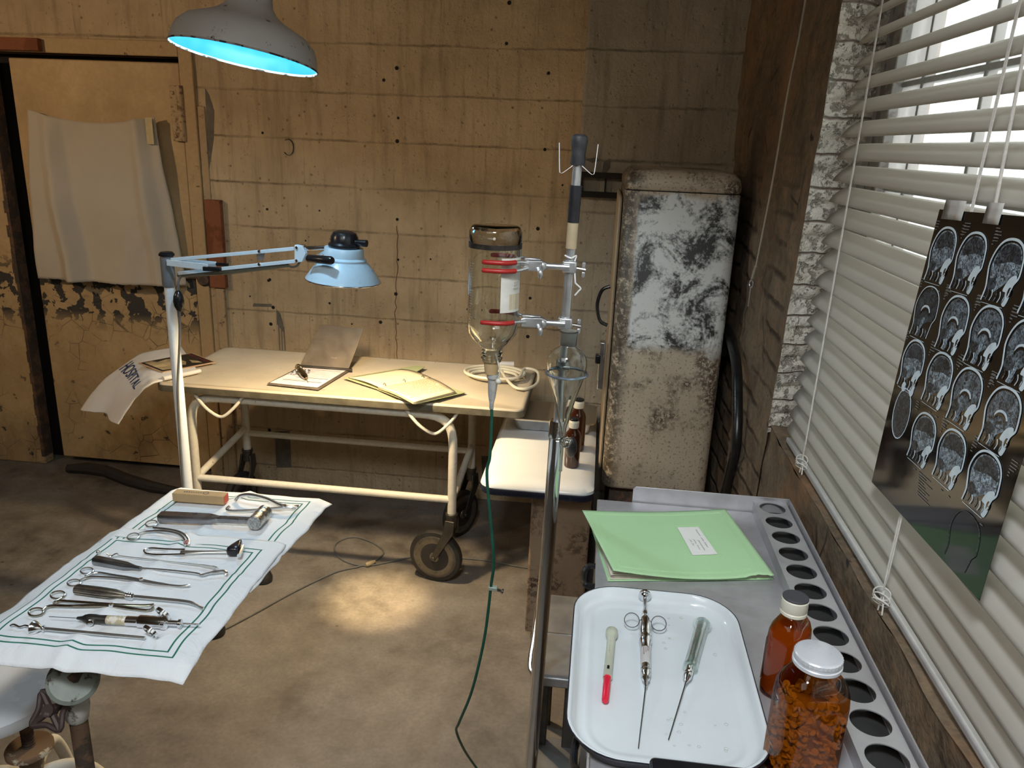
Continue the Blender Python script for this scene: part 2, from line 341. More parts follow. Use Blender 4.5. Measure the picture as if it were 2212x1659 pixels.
# glass block window
def block_glass(name, k):
    t = NT(name); v = t.co(); w = t.n('TexWave', wave_type='BANDS', bands_direction='Y'); t.set(w.inputs['Vector'], v); w.inputs['Scale'].default_value = 7; w.inputs['Distortion'].default_value = 11; w.inputs['Detail'].default_value = 3; w.inputs['Detail Scale'].default_value = 1.4
    f = t.rng(w.outputs['Fac'], .15, .95); nz = t.noise(v, 5, 3)
    tr = t.n('BsdfTransparent'); t.set(tr.inputs[0], t.mix(t.m('MULTIPLY', f, t.rng(nz, .3, .7, .3, 1)), (.25, .272, .272), (.085, .110, .106)))
    tl = t.n('BsdfTranslucent'); t.set(tl.inputs[0], (.54, .55, .53)); gl = t.n('BsdfGlossy'); gl.inputs['Roughness'].default_value = .15
    a = t.n('MixShader'); t.set(a.inputs[0], .22); b = t.n('MixShader'); t.set(b.inputs[0], .06)
    t.t.links.new(tr.outputs[0], a.inputs[1]); t.t.links.new(tl.outputs[0], a.inputs[2]); t.t.links.new(a.outputs[0], b.inputs[1]); t.t.links.new(gl.outputs[0], b.inputs[2]); t.t.links.new(b.outputs[0], t.out.inputs[0])
    return t.mat
WX = .585
win = thing('window_1', 'glass block window of wavy pale blocks behind the blind', 'window'); win['kind'] = 'structure'
del win['category']
gb = MB(); gm = MB(); PY, PZ = .268, .205; ys = [1.682 - PY * i for i in range(-1, 9)]; zs = [.975 + PZ * i for i in range(0, 8)]
for i in range(len(ys) - 1):
    y1, y0 = min(ys[i], 1.792), ys[i + 1]
    if y0 >= 1.79: continue
    for j in range(len(zs) - 1):
        z0, z1 = zs[j], min(zs[j + 1], HEAD + .03); g = .006
        gb.loft([[V((WX + dx, yy, zz)) for yy, zz in ((y0 + e, z0 + e), (y1 - e, z0 + e), (y1 - e, z1 - e), (y0 + e, z1 - e))] for dx, e in ((.02, g), (.006, g), (0, g + .012))], False, True)
        gm.boxab((WX + .004, y0 - .005, z0), (WX + .02, y0 + .005, z1))
for z in zs: gm.boxab((WX + .005, ys[-1], z - .005), (WX + .019, 1.79, z + .005))
gb.build('glass_blocks', block_glass('wavy_glass_block', 1), win, smooth=0)
gm.build('mortar_joints', plain('mortar', (.33, .33, .32), .9), win, smooth=0)
MB().boxab((WX - .015, 1.79, .95), (WX + .05, 1.835, HEAD + .03)).boxab((WX - .004, 1.835, .95), (WX + .05, 1.90, HEAD + .03)).build('window_frame', M['greywood'], win, bevel=.003)
MB().boxab((WX + .0, 1.90, .95), (WX + .06, 2.14, HEAD + .03)).build('frame_infill', plain('grey_mortar_fill', (.42, .40, .37), .9, 0, .2, 20, .5, 40), win, smooth=0)
# doors
def door_mat():
    t = NT('peeling_door_paint'); v = t.co(); x = t.xyz(v); a = t.noise(v, 5, 6, .65); sp = t.noise(v, 13, 4, .55, .4)
    band = t.m('MULTIPLY', t.rng(x[2], .70, .80), t.rng(x[2], .98, 1.08, 1, 0)); chips = t.m('MULTIPLY', t.rng(sp, .50, .515), band)
    chips2 = t.m('MULTIPLY', t.rng(t.noise(v, 20, 5, .6), .66, .675), t.rng(x[2], .1, 1.1, 1, .0))
    cr = t.rng(t.vor(t.map(v, (1, 1, 1)), 11, 'Distance', 'DISTANCE_TO_EDGE'), .0, .02, 1, 0); cr = t.m('MULTIPLY', cr, t.m('MULTIPLY', t.rng(t.noise(v, 3.5, 2), .5, .6), t.rng(x[2], .95, 1.15, 1, .06)))
    col = t.mix(t.rng(a, .35, .7), (.56, .40, .21), (.44, .295, .14)); col = t.mix(t.rng(t.noise(v, 60, 3), .35, .7, 0, .25), col, (.30, .20, .1))
    dirt = t.rng(t.noise(t.map(v, (1, 1, .6)), 3.5, 7, .75), .5, .72, 0, .6); col = t.mix(t.m('MULTIPLY', dirt, t.rng(x[2], .0, .9, 1, .25)), col, (.13, .095, .06))
    col = t.mix(t.m('MULTIPLY', cr, .8), col, (.12, .08, .05)); col = t.mix(t.m('MAXIMUM', chips, chips2), col, (.045, .043, .040))
    t.p(Base_Color=col, Roughness=.6); t.bump(t.m('SUBTRACT', a, t.m('ADD', chips, cr)), .5, .006); return t.mat
M['door'] = door_mat(); M['frame'] = worn('door_frame_paint', (.48, .335, .17), (.10, .07, .045), .62, 16, .6)
d1 = thing('door_1', 'large tan door leaf with peeling paint behind the hanging cloth', 'door', (DL, YW + .02, 0)); d1['kind'] = 'structure'; del d1['category']
MB().boxab((DL + .02, YW + .012, .03), (DR - .012, YW + .09, DT - .022)).build('door_leaf', M['door'], d1, bevel=.006)
MB().boxab((-3.4, YW + .085, 0), (DR, YW + .10, DT)).build('door_gap', M['slot'], d1, smooth=0)
hz = MB(); hy = YW - .008
hz.boxab((DR - .055, hy, 1.60), (DR - .01, hy + .022, 1.83)); hz.cyl((DR - .004, hy - .006, 1.60), (DR - .004, hy - .006, 1.83), .016, n=14)
for zz in (1.62, 1.80): hz.cyl((DR - .042, hy + .004, zz), (DR - .042, hy - .006, zz), .008, n=8)
hz.build('hinge', worn('painted_hinge', (.47, .34, .19), (.2, .12, .06), .52, 40, .6), d1, bevel=.003)
lk = MB(); c = aty(437, 602, YW - .01); lk.lathe([(.012, 0), (.045, 0), (.045, .012), (.030, .02), (.026, .03), (.0, .03)], c + V((.012, .012, 0)), (0, -1, 0), 24); lk.boxab(c + V((-.07, -.01, .0)), c + V((-.02, .005, .012)))
lk.build('door_latch', M['rust'], d1)
d2 = thing('door_2', 'neighbouring tan door leaf with rusted lower edge at left', 'door', (-3.2, YW - .02, 0)); d2['kind'] = 'structure'; del d2['category']
MB().boxab((-3.48, YW - .035, .0), (DL - .045, YW + .03, DT - .03)).build('door_leaf', M['door'], d2, bevel=.006)
eg = MB()
for i in range(34):
    z = .04 + i * .055; wd = .012 + .012 * random.random(); eg.boxab((DL - .045 - wd, YW - .0365, z), (DL - .0435, YW + .028, z + .055))
eg.build('rusted_edge', M['rust'], d2, smooth=0)
tr = MB().boxab((DR, YW - .015, 0), (DR + .062, YW + .05, DT + .06)); tr.boxab((-3.5, YW - .015, DT), (DR, YW + .05, DT + .062)); struct(tr.build('trim_2', M['frame'], bevel=.004))
struct(MB().boxab((DR + .095, YW - .02, 0), (DR + .135, YW + .02, .955)).boxab((DR + .062, YW - .006, 0), (DR + .098, YW + .02, 1.75)).build('trim_3', worn('weathered_batten', (.46, .33, .19), (.13, .085, .05), .6, 22, .7), bevel=.004))
wb = MB().boxab((DR + .075, YW - .03, .96), (DR + .150, YW, 1.355)).build('wooden_board', M['redwood'], bevel=.003); tag(wb, 'short red-brown board fixed upright on the wall right of the door', 'board')
a, b = aty(-30, 80, YW - .03), aty(88, 110, YW - .03)
wl = MB().boxab((a.x, YW - .045, DT + .004), (b.x, YW - .0145, DT + .055)).build('wooden_lintel', M['redwood'], bevel=.003); tag(wl, 'red-brown wooden strip above the top left corner of the door', 'board')
# wall marks: anchor holes, paint scar, crack, grey patches (parts of the wall)
def onwall(x, y, e=.0015): p = aty(x, y, YW - e); return p
hm = MB()
for x, y, q in ((857, 147, 6), (829, 173, 5), (1185, 158, 5), (1094, 94, 5), (1100, 6, 6), (858, 305, 6), (1177, 323, 5), (858, 474, 5), (1162, 494, 6), (577, 452, 4), (567, 287, 4), (660, 520, 3), (580, 606, 5), (590, 664, 6), (855, 635, 6), (822, 696, 6), (1145, 644, 5), (1140, 727, 6), (585, 700, 6), (860, 561, 4), (582, 929, 6), (860, 255, 4), (583, 604, 5), (712, 655, 4), (1010, 668, 4), (690, 455, 3), (760, 700, 3), (930, 560, 3), (1215, 400, 3), (540, 640, 3)):
    c = onwall(x, y); hm.lathe([(q * .0014, 0), (q * .0011, .001)], c, (0, -1, 0), 9)
hm.build('anchor_holes', M['slot'], WALL, smooth=0)
cs = MB(); c = onwall(623, 318); pts = []
for i in range(15):
    q = math.radians(125 - i * 19); pts.append(c + V((.024 * math.cos(q), 0, .034 * math.sin(q))))
cs.tube(pts, [.006 + .007 * abs(mnoise.noise(V((i * 1.3, 2, 0)))) for i in range(15)], 6, flat=.1); cs.build('paint_scar', M['slot'], WALL, smooth=0)
ck = MB(); pts = [onwall(x + random.uniform(-2.5, 2.5), y, .0) for x, y in [(859 - (3 if 600 < y < 700 else 0) - (y - 490) * .01, y) for y in range(488, 800, 11)]]; ck.tube(pts, .0018, 5); ck.build('wall_crack', plain('rust_line', (.16, .07, .03), .9), WALL)
gp = MB(); gpm = plain('grey_paint_patch', (.14, .125, .10), .85, 0, .3, 20)
for poly in ([(594, 932), (626, 930), (630, 1010), (597, 1010)], [(548, 655), (588, 657), (586, 663), (546, 662)], [(597, 668), (606, 678), (612, 700), (613, 718), (598, 700)], [(443, 190), (452, 205), (463, 240), (462, 300), (450, 380), (448, 300)], [(1040, 985), (1062, 985), (1064, 1050), (1042, 1050)]):
    gp.prism([onwall(x, y, .0) for x, y in poly], (0, -.0012, 0))
for x0, L in ((602, 60), (608, 75), (613, 52)): gp.tube([onwall(x0 + i * .5, 705 + i * L / 6, .0) for i in range(7)], .003, 5, flat=.3)
gp.build('grey_patches', gpm, WALL, smooth=0)
fl = MB().tube([atz(x, y, .022) for x, y in ((145, 1012), (190, 1012), (230, 1018), (280, 1038), (330, 1052), (385, 1062))], [.02, .03, .03, .03, .028, .02], 10).build('rubber_door_seal', M['rubber']); tag(fl, 'black rubber strip lying on the floor along the foot of the door', 'rubber strip')
# ================================================================== BACK OF THE ROOM
# cloth on the door
A, B, C2, D = aty(60, 236, YW - .03), aty(335, 252, YW - .03), aty(88, 600, YW - .03), aty(400, 618, YW - .03)
def hang(u, v):
    top = A.lerp(B, u); bot = C2.lerp(D, u); p = top.lerp(bot, v)
    p.z -= .034 * math.sin(math.pi * u) * (1 - v) ** 2 * 1.2
    p.x += -.01 * math.sin(v * 3) * (1 - u)
    p.y += -.012 * math.sin(u * 9 + v * 2) * (.3 + v) - .03 * v * math.sin(math.pi * u) - .016 * mnoise.noise(V((u * 4, v * 3, 1))) - .010 * max(0, math.sin((u - .95) * 7 + (v) * 4.5)) ** 3 * (1 - v * .4) - .003 * mnoise.noise(V((u * 14, v * 12, 5)))
    if v > .985: p.z += .006 * mnoise.noise(V((u * 40, 0, 2)))
    fold = max(0, 1 - abs(u - .16 - .12 * v) / .10); p.y -= .055 * fold * (.45 + v); fold = max(0, 1 - abs(u - .86) / .08); p.y -= .035 * fold
    return p
hc = MB().grid(hang, 60, 60).build('hanging_cloth', cloth_mat('linen', (.54, .48, .39)), solid=.002, smooth=180); tag(hc, 'beige cloth pinned up over the tan door at left', 'cloth')
tp = aty(322, 275, YW - .055); st = MB().boxab(tp + V((-.016, 0, -.07)), tp + V((.016, .0015, .04))).build('tape_strip', plain('masking_tape', (.55, .45, .25), .6), hc)
# gurney
GX0, GX1, GY0, GY1, GZ = -1.61, -.228, 2.615, 3.175, .745
g = thing('gurney', 'old cream tube-framed hospital gurney on big black wheels against the wall', 'gurney', (-.95, 2.9, 0))
def gtop_mat():
    t = NT('worn_gurney_top'); v = t.co(); a = t.rng(t.noise(v, 4, 6), .35, .7); s = t.rng(t.noise(v, 40, 6, .75), .64, .7)
    t.p(Base_Color=t.mix(t.m('MULTIPLY', s, .7), t.mix(a, (.54, .485, .39), (.44, .385, .295)), (.17, .13, .09)), Roughness=.45); return t.mat
M['gtop'] = gtop_mat()
cxg, cyg = (GX0 + GX1) / 2, (GY0 + GY1) / 2; wx, wy = GX1 - GX0, GY1 - GY0
rg = lambda dw, z, r: [p + V((cxg, cyg, 0)) for p in rrect(wx - dw, wy - dw, r, z, 6)]
MB().loft([rg(.012, GZ - .032, .03), rg(0, GZ - .028, .035), rg(0, GZ - .004, .035), rg(.008, GZ, .032), rg(.03, GZ, .03), rg(.036, GZ - .003, .03)]).build('bed_top', M['gtop'], g, smooth=50)
MB().loft([rg(-.004, GZ - .030, .036), rg(-.006, GZ - .018, .037), rg(-.004, GZ - .006, .036)], False, False).build('edge_band', plain('dull_metal_edge', (.13, .118, .085), .45, .2, .25, 25), g, smooth=50)
fr = MB(); tr_ = .017
LX0, LX1, LY0, LY1 = -1.50, -.487, 2.655, 3.10; ZT = .690
for yy in (LY0, LY1):
    fr.tube([V((LX0, yy, .285))] + [V((LX0, yy, ZT - .12))] + bez((LX0, yy, ZT - .12), (LX0, yy, ZT - .03), (LX0 + .03, yy, ZT), (LX0 + .12, yy, ZT), 8)[1:] + bez((LX1 - .12, yy, ZT), (LX1 - .03, yy, ZT), (LX1, yy, ZT - .03), (LX1, yy, ZT - .12), 8) + [V((LX1, yy, .285))], tr_, 14)
fr.build('frame', M['cream'], g)
rl_ = MB(); rl_.cyl((LX0, LY0, .355), (LX1, LY0, .355), .014); rl_.cyl((LX0, LY1, .375), (LX1, LY1, .375), .013)
for xx in (LX0, LX1): rl_.cyl((xx, LY0, .355), (xx, LY1, .40), .014)
for xx in (LX0 + .1, LX1 - .1): rl_.cyl((xx, LY0, ZT + .005), (xx, LY1, ZT + .005), .012)
rl_.build('cross_rails', M['cream'], g)
for xx in (-.66, -1.47):
    k = MB().tube(spl([(xx, LY0 - .02, .708), (xx + .05, LY0 - .035, .66), (xx + .10, LY0 - .04, .632), (xx + .13, LY0 - .04, .64), (xx + .17, LY0 - .03, .68), (xx + .19, LY0 - .02, .71)], 5), .006, 8).build('side_hook', M['cream'], g)
def caster(x, y, ang, r):
    d = V((math.cos(ang), math.sin(ang), 0)); n = V((-d.y, d.x, 0)); top = V((x, y, .275)); ax = V((x, y, r)) - d * .062
    f = MB().cyl((x, y, .245), (x, y, .295), .021); f.cyl((x, y, .288), (x, y, .30), .024)
    for s in (-1, 1): f.loft([[top + n * s * .016 + d * .02 + V((0, 0, 0)), top + n * s * .016 - d * .018, top + n * s * .026 - d * .018, top + n * s * .026 + d * .02], [top + n * s * .026 + d * .018 - V((0, 0, .05)), top + n * s * .026 - d * .024 - V((0, 0, .05)), top + n * s * .032 - d * .024 - V((0, 0, .05)), top + n * s * .032 + d * .018 - V((0, 0, .05))], [ax + n * s * .026 + d * .012, ax + n * s * .026 - d * .012 , ax + n * s * .032 - d * .012, ax + n * s * .032 + d * .012]])
    f.cyl(ax - n * .036, ax + n * .036, .009); fk = f.build('caster_fork', M['darkmetal'], g, bevel=.002)
    wv = MB().lathe([(r - .018, -.016), (r - .004, -.014), (r, -.006), (r, .006), (r - .004, .014), (r - .018, .016)], ax, n, 40); tyre = wv.build('wheel', M['rubber'], fk)
    h = MB()
    for s in (-1, 1): h.lathe([(r - .018, .0155), (r - .024, .019), (r - .034, .019), (r * .45, .014), (.022, .013), (.018, .020), (.008, .022)], ax, n * s, 32)
    for k in range(10):
        q = 2 * math.pi * k / 10; c = ax + (d * math.cos(q) + V((0, 0, 1)) * math.sin(q)) * (r - .030)
        for s in (-1, 1): h.cyl(c + n * s * .017, c + n * s * .021, .0035, n=8)
    h.build('wheel_disc', plain('wheel_disc_metal', (.16, .145, .12), .42, .7, .25, 25), tyre)
caster(LX1, LY0, math.radians(-10), .107); caster(LX1, LY1, math.radians(58), .104); caster(LX0, LY1, math.radians(78), .104); caster(LX0, LY0, math.radians(100), .104)
# towel with HOSPITAL, draped over the left end
tw = thing('hospital_towel', 'white towel lettered HOSPITAL draped over the left end of the gurney', 'towel', (-1.75, 2.85, GZ))
TB = spl([atz(392, 750, GZ + .005), atz(345, 756, GZ + .005), aty(298, 769, 3.03), aty(235, 815, 3.0), aty(205, 850, 2.98), aty(184, 884, 2.96)], 8)
TF_ = spl([atz(428, 803, GZ + .005), atz(352, 822, GZ + .005), aty(316, 836, 2.60), aty(293, 862, 2.62), aty(275, 890, 2.63), aty(263, 913, 2.64)], 8)
def towel(u, v):
    k = u * (len(TB) - 1); i = min(int(k), len(TB) - 2); t = k - i; a, b = TB[i].lerp(TB[i + 1], t), TF_[i].lerp(TF_[i + 1], t); p = a.lerp(b, v)
    h = max(0, (u - .42) / .58); p.x += .016 * h * math.sin(v * 7 - .4); p.y += -.03 * h * math.sin(v * 7 + .8); p.z += .006 * h * math.sin(v * 6.5 + .6) + .004 * h * math.sin(math.pi * v)
    if u > .2: p.z += .004 * mnoise.noise(V((u * 9, v * 9, 0)))
    p.z = max(p.z, GZ + .004) if p.x > GX0 + .02 else p.z
    return p
MB().grid(towel, 60, 40).build('towel_cloth', cloth_mat('terry_towel', (.80, .79, .77), 700), tw, solid=.005, smooth=180, off=0)
vs, fs = textmesh('HOSPITAL', 1.0); mx = max(v.x for v in vs)
def tmap(p):
    u = .485 - p.y * .13; v = .46 + p.x / mx * .40; q = towel(u, v); du = towel(u + .01, v) - q; dv = towel(u, v + .01) - q; n = du.cross(dv).normalized(); n = n if n.dot(CAM - q) > 0 else -n; return q + n * .0050
m = MB(); m.add([tmap(p) for p in vs], fs); m.build('lettering', plain('blue_print', (.03, .05, .16), .9), tw, smooth=0)
rt = MB().tube([atz(x, y, GZ + .012) for x, y in ((352, 818), (380, 812), (405, 807), (432, 801))], [.011, .011, .011, .010], 12, flat=.8).build('rolled_paper', M['paper']); tag(rt, 'small white rolled paper lying in front of the dark magazine on the gurney', 'paper roll')
# magazine
q = [atz(x, y, GZ + .008) for x, y in ((299, 786), (415, 764), (466, 784), (351, 806))]
mg = thing('magazine', 'dark illustrated magazine with red title lying on the towel', 'magazine', q[0])
MB().prism([p - V((0, 0, .0)) for p in q], (0, 0, .004)).build('pages', plain('magazine_page', (.55, .36, .22), .7), mg, bevel=.0005)
def mp(u, v, e=.0046): return q[3].lerp(q[2], u).lerp(q[0].lerp(q[1], u), v) + V((0, 0, e))     # u along long side, v from near to far
m = MB(); m.add([mp(.02, .04), mp(.97, .04), mp(.97, .96), mp(.02, .96)], [(0, 1, 2, 3)]); m.build('cover', plain('magazine_black', (.02, .017, .015), .4), mg, smooth=0)
m = MB(); m.add([mp(u, v, .0052) for u, v in ((.06, .12), (.30, .07), (.34, .3), (.52, .2), (.62, .4), (.60, .75), (.45, .86), (.26, .78), (.2, .92), (.07, .9))], [range(10)]); m.add([mp(u, v, .0052) for u, v in ((.66, .25), (.80, .12), (.80, .3), (.72, .5))], [range(4)]); m.build('cover_picture', plain('magazine_sepia', (.47, .36, .2), .5, 0, .5, 14), mg, smooth=0)
vs, fs = textmesh('RED CROSS', 1); mx = max(v.x for v in vs); m = MB(); m.add([mp(.895 - p.y * .07, .5 - p.x / mx * .40, .0055) for p in vs], fs); m.build('title', plain('magazine_red', (.36, .03, .05), .5), mg, smooth=0)
# chart holder
q = [atz(x, y, GZ + .002) for x, y in ((578, 831), (688, 843), (753, 803), (648, 795))]
ch = thing('chart_holder', 'grey metal patient chart holder standing open on the gurney with a form inside', 'clipboard', q[0])
hz_ = (q[2] - q[3]).normalized(); dn = (q[0] - q[3]).normalized()
MB().prism(q, (0, 0, .006)).build('base_plate', plain('chart_metal', (.20, .17, .14), .45, .6), ch, bevel=.001)
iq = [q[0].lerp(q[2], .03), q[1].lerp(q[3], .05), q[2].lerp(q[0], .04), q[3].lerp(q[1], .06)]
MB().prism([p + V((0, 0, .0062)) for p in iq], (0, 0, .0008)).build('form_sheet', plain('form_paper', (.66, .62, .64), .9), ch, smooth=0)
def fp(u, v): return iq[0].lerp(iq[1], u).lerp(iq[3].lerp(iq[2], u), v) + V((0, 0, .0074))
m = MB()
for v, u0, u1, h in ((.22, .12, .95, .02), (.28, .12, .6, .006), (.42, .25, .97, .02), (.5, .15, .7, .005), (.56, .1, .9, .006), (.64, .1, .9, .006), (.72, .1, .85, .006), (.80, .1, .9, .006), (.90, .08, .95, .012)): m.add([fp(u0, v), fp(u1, v), fp(u1, v + h), fp(u0, v + h)], [(0, 1, 2, 3)])
for v in (.12, .3, .5, .7): m.add([fp(.04, v), fp(.06, v), fp(.06, v + .02), fp(.04, v + .02)], [(0, 1, 2, 3)])
m.build('printed_lines', M['ink'], ch, smooth=0)
t0, t1 = q[3] + V((0, 0, .008)), q[2] + V((0, 0, .008)); u0, u1 = aty(693, 701, t0.y + .085), aty(786, 710, t1.y + .085)
MB().prism([t0, t1, u1, u0], (0, -.002, .001)).build('raised_cover', plain('cover_metal', (.20, .165, .125), .38, .65, .08), ch, bevel=.0008)
MB().cyl(t0 - hz_ * .012, t1 + hz_ * .014, .006).build('hinge_tube', M['darkmetal'], ch)
vs, fs = textmesh('Patient', 1); mx = max(v.x for v in vs); cc = t0.lerp(t1, .62).lerp(u0.lerp(u1, .62), .25); ex = (t1 - t0).normalized(); ez = ((u0 - t0) + (u1 - t1)).normalized(); nn = ex.cross(ez).normalized()
nn = nn if nn.y < 0 else -nn
m = MB(); m.add([cc + ex * p.x * .009 + ez * p.y * .009 + nn * .004 for p in vs], fs); m.build('cover_lettering', plain('scratched_letter', (.34, .3, .24), .5), ch, smooth=0)
# syringe on the form
a, b = atz(652, 800, GZ + .022), atz(664, 815, GZ + .02); a, b = atz(645, 796, GZ + .024), atz(662, 818, GZ + .017); dx = (b - a).normalized(); L = (b - a).length
sy = thing('metal_syringe', 'short brass coloured syringe lying on the form of the chart holder', 'syringe', a); brass = plain('nickel_brass', (.34, .29, .20), .22, 1, .15)
MB().lathe([(.0, .02), (.010, .022), (.0125, .03), (.0125, L * .8), (.010, L * .86), (.006, L), (.0, L)], a, dx, 20).build('barrel', brass, sy)
MB().torus(a + dx * .004, dx.cross(V((0, 0, 1))) + dx * .6, .016, .004).build('thumb_ring', brass, sy)
sd = dx.cross(V((0, 0, 1))).normalized()
for s in (-1, 1): MB().torus(a + dx * .035 + sd * s * .024, V((0, 0, 1)), .011, .0022).build('finger_ring', M['chrome'], sy)
e = b + dx * .0; MB().cyl(e, e + dx * .05 - V((0, 0, .012)), .0009, n=6).build('needle', M['chrome'], sy)
# open green folder
zf = GZ + .003; fo = thing('open_folder', 'open pale green folder of typed pages hanging over the front edge of the gurney', 'folder', atz(815, 840, zf))
P = lambda x, y, z=0: atz(x, y, zf + z)
gcov = plain('green_card', (.36, .40, .22), .8, 0, .06)
MB().prism([P(742, 817, .004), P(900, 790, .012), P(918, 793, .012), P(830, 846, .001)], (0, 0, .002)).prism([P(815, 842), P(930, 823), P(1005, 849, .003), P(897, 874, .012)], (0, 0, .002)).build('covers', gcov, fo, smooth=0)
def pg(a, b, c, d, e): return lambda u, v: a.lerp(b, u).lerp(d.lerp(c, u), v) + V((0, 0, e * math.sin(math.pi * min(1, v * 1.0)) ))
q1 = [P(752, 816, .008), P(868, 797, .014), P(930, 815, .016), P(824, 839, .012)]
MB().grid(pg(*q1, .006), 8, 8).build('inner_page', M['oldpaper'], fo, solid=.0006)
q2 = [P(816, 836, .012), P(925, 814, .014), P(984, 846, .016), P(893, 869, .022)]
for i in range(5): MB().grid(pg(*[p + V((0, 0, -.0018 * i)) for p in q2], .006), 8, 8).build('typed_sheet', M['oldpaper'], fo, solid=.0006)
fn = pg(*q2, .006); m = MB()
for r in range(15):
    v = .12 + r * .05; u = .05
    while u < .92:
        wd = random.uniform(.015, .06)
        if random.random() < .93: m.add([fn(u, v) + V((0, 0, .001)), fn(min(.95, u + wd), v) + V((0, 0, .001)), fn(min(.95, u + wd), v + .018) + V((0, 0, .001)), fn(u, v + .018) + V((0, 0, .001))], [(0, 1, 2, 3)])
        u += wd + .012
m.build('typing', plain('typed_grey', (.30, .25, .18), .9), fo, smooth=0)
m = MB()
for u in (.12, .5, .88): MB().torus(fn(u, .02) + V((0, 0, .004)), (fn(u + .1, 0) - fn(u, 0)), .007, .0012, 14, 6).build('binder_ring', M['darkmetal'], fo)
# coiled tubing
pts = []
for k in range(3):
    for i in range(12):
        a = 2 * math.pi * i / 12; pts.append(V((-.385 + (.085 + .012 * k) * math.cos(a) * 1.1, 2.99 + (.07 + .012 * k) * math.sin(a), GZ + .010 + .007 * k)))
pts += [V((-.27, 3.05, GZ + .03)), V((-.215, 3.02, GZ + .03)), V((-.205, 2.93, GZ + .012)), V((-.235, 2.85, GZ + .01)), V((-.28, 2.84, GZ + .012)), V((-.32, 2.90, GZ + .02)), V((-.36, 3.0, GZ + .03))]
ct = thing('coiled_tubing', 'coil of white rubber tubing lying at the right end of the gurney', 'tubing', (-.385, 2.99, GZ)); MB().tube(spl(pts, 4), .006, 8).build('tube', M['ivory'], ct)
p0 = atz(1062, 786, GZ + .014); p1 = atz(1110, 787, GZ + .014); MB().cyl(p0, p1, .012).build('tube_fitting', M['white_plastic'], ct)
# exam lamp -----------------------------------------------------------
LY = 2.36; pole = lambda x, y: aty(x, y, LY)
pb, pt = pole(423, 1270), pole(360, 552); bx = pole(404, 1050).x
el = thing('exam_lamp', 'white jointed examination lamp on a tall pole beside the gurney', 'floor lamp', (bx, LY, 0))
MB().cyl((bx, LY, .06), (pt.x, LY, pt.z - .09), .019, .0165, 20).build('pole', M['lampwhite'], el)
MB().lathe([(.019, -.10), (.021, -.095), (.021, -.01), (.019, 0)], (pt.x, LY, pt.z), (0, 0, 1), 20).build('pole_sleeve', plain('grey_sleeve', (.16, .18, .20), .4), el)
MB().lathe([(.0, .012), (.018, .010), (.024, .004), (.024, -.002), (.018, -.004)], (pt.x, LY, pt.z + .002), (0, 0, 1), 24).build('pole_cap', M['black'], el)
E1 = aty(640, 548, LY); R0 = aty(368, 570, LY)
z1 = aty(640, 536, LY).z; z2 = aty(640, 563, LY).z; xa = pt.x + .012; xb = aty(640, 550, LY).x
um = MB(); Fy = LY - .012
def bar(mb, a, b, h=.011, t=.010):
    a, b = V(a), V(b); d = (b - a).normalized(); n = V((0, 1, 0)); u = d.cross(n).normalized()
    mb.loft([[p + u * sx * h / 2 + n * sy * t / 2 for sx, sy in ((-1, -1), (1, -1), (1, 1), (-1, 1))] for p in (a, b)])
zp = aty(372, 565, LY).z
bar(um, (xa + .01, Fy, zp + .008), (xb, Fy, z1)); um.build('upper_arm', M['armblue'], el, bevel=.001)
um = MB(); bar(um, (xa + .03, Fy, aty(372, 588, LY).z), (xb, Fy, z2)); um.build('lower_arm', M['armblue'], el, bevel=.001)
um = MB(); pE = aty(470, 575, LY); 
for dy in (-.024, .012): um = MB(); bar(um, (xa, LY + dy, zp), (pE.x - .01, LY + dy - .02 * (dy < 0), pE.z + .002), .020, .004); um.build('elbow_bracket', M['armblue'], el, bevel=.001)
MB().box((pE.x + .005, LY - .046, pE.z - .002), (.058, .012, .014)).build('elbow_handle', M['black'], el, bevel=.002); MB().box((pE.x + .005, LY + .014, pE.z + .004), (.05, .008, .010)).build('elbow_handle', M['black'], el, bevel=.002)
pk = aty(645, 550, LY); MB().prism([aty(x, y, LY - .02) for x, y in ((636, 529), (652, 531), (660, 548), (652, 566), (636, 567))], (0, .018, 0)).build('end_plate', M['armblue'], el, bevel=.001)
m = MB()
for x, y in ((640, 535), (640, 563), (559, 543), (559, 571)): c = aty(x, y, LY - .024); MB().cyl(c, c + V((0, .03, 0)), .0042, n=10).build('bolt', M['chrome'], el)
MB().prism([aty(x, y, LY) for x, y in ((553, 546), (572, 547), (570, 562), (556, 563))], (0, .002, 0)).build('arm_tag', M['alu'], el)
gz = MB(); gz.tube([aty(385, 593, LY + .0), aty(500, 585, LY), aty(622, 572, LY)], [.010, .0115, .008], 8); gz.build('cable_sleeve', plain('olive_sleeve', (.16, .17, .14), .6), el)
hd = aty(737, 575, LY); ax = V((.06, 0, 1)).normalized()      # lamp head
rim_z = aty(740, 605, LY).z; hc_ = V((aty(741, 600, LY).x, LY, rim_z)); RR = (aty(819, 600, LY) - aty(664, 600, LY)).length / 2
prof = [(RR, 0), (RR - .001, .003), (RR * .80, .036), (RR * .66, .055), (RR * .60, .062), (RR * .60, .068), (RR * .53, .074), (RR * .52, .098), (RR * .50, .102)]
inn = [(r - .0025, h) for r, h in prof][::-1]
MB().lathe(prof + [(.0, .102)], hc_, ax, 56, False, True).build('lamp_shade', M['lampblue'], el, solid=.0015, smooth=30)
MB().torus(hc_, ax, RR, .0022, 56, 8).build('shade_rim', M['chrome'], el)
MB().lathe([(RR * .40, .100), (RR * .42, .104), (RR * .42, .112), (RR * .37, .118), (RR * .36, .135), (RR * .30, .148), (RR * .16, .154), (0, .155)], hc_, ax, 40).build('lamp_housing', M['black'], el)
c = hc_ + ax * .12 + V((RR * .34, -.01, 0)); MB().cyl(c, c + V((.036, -.006, 0)), .010, .011).build('switch_knob', M['black'], el)
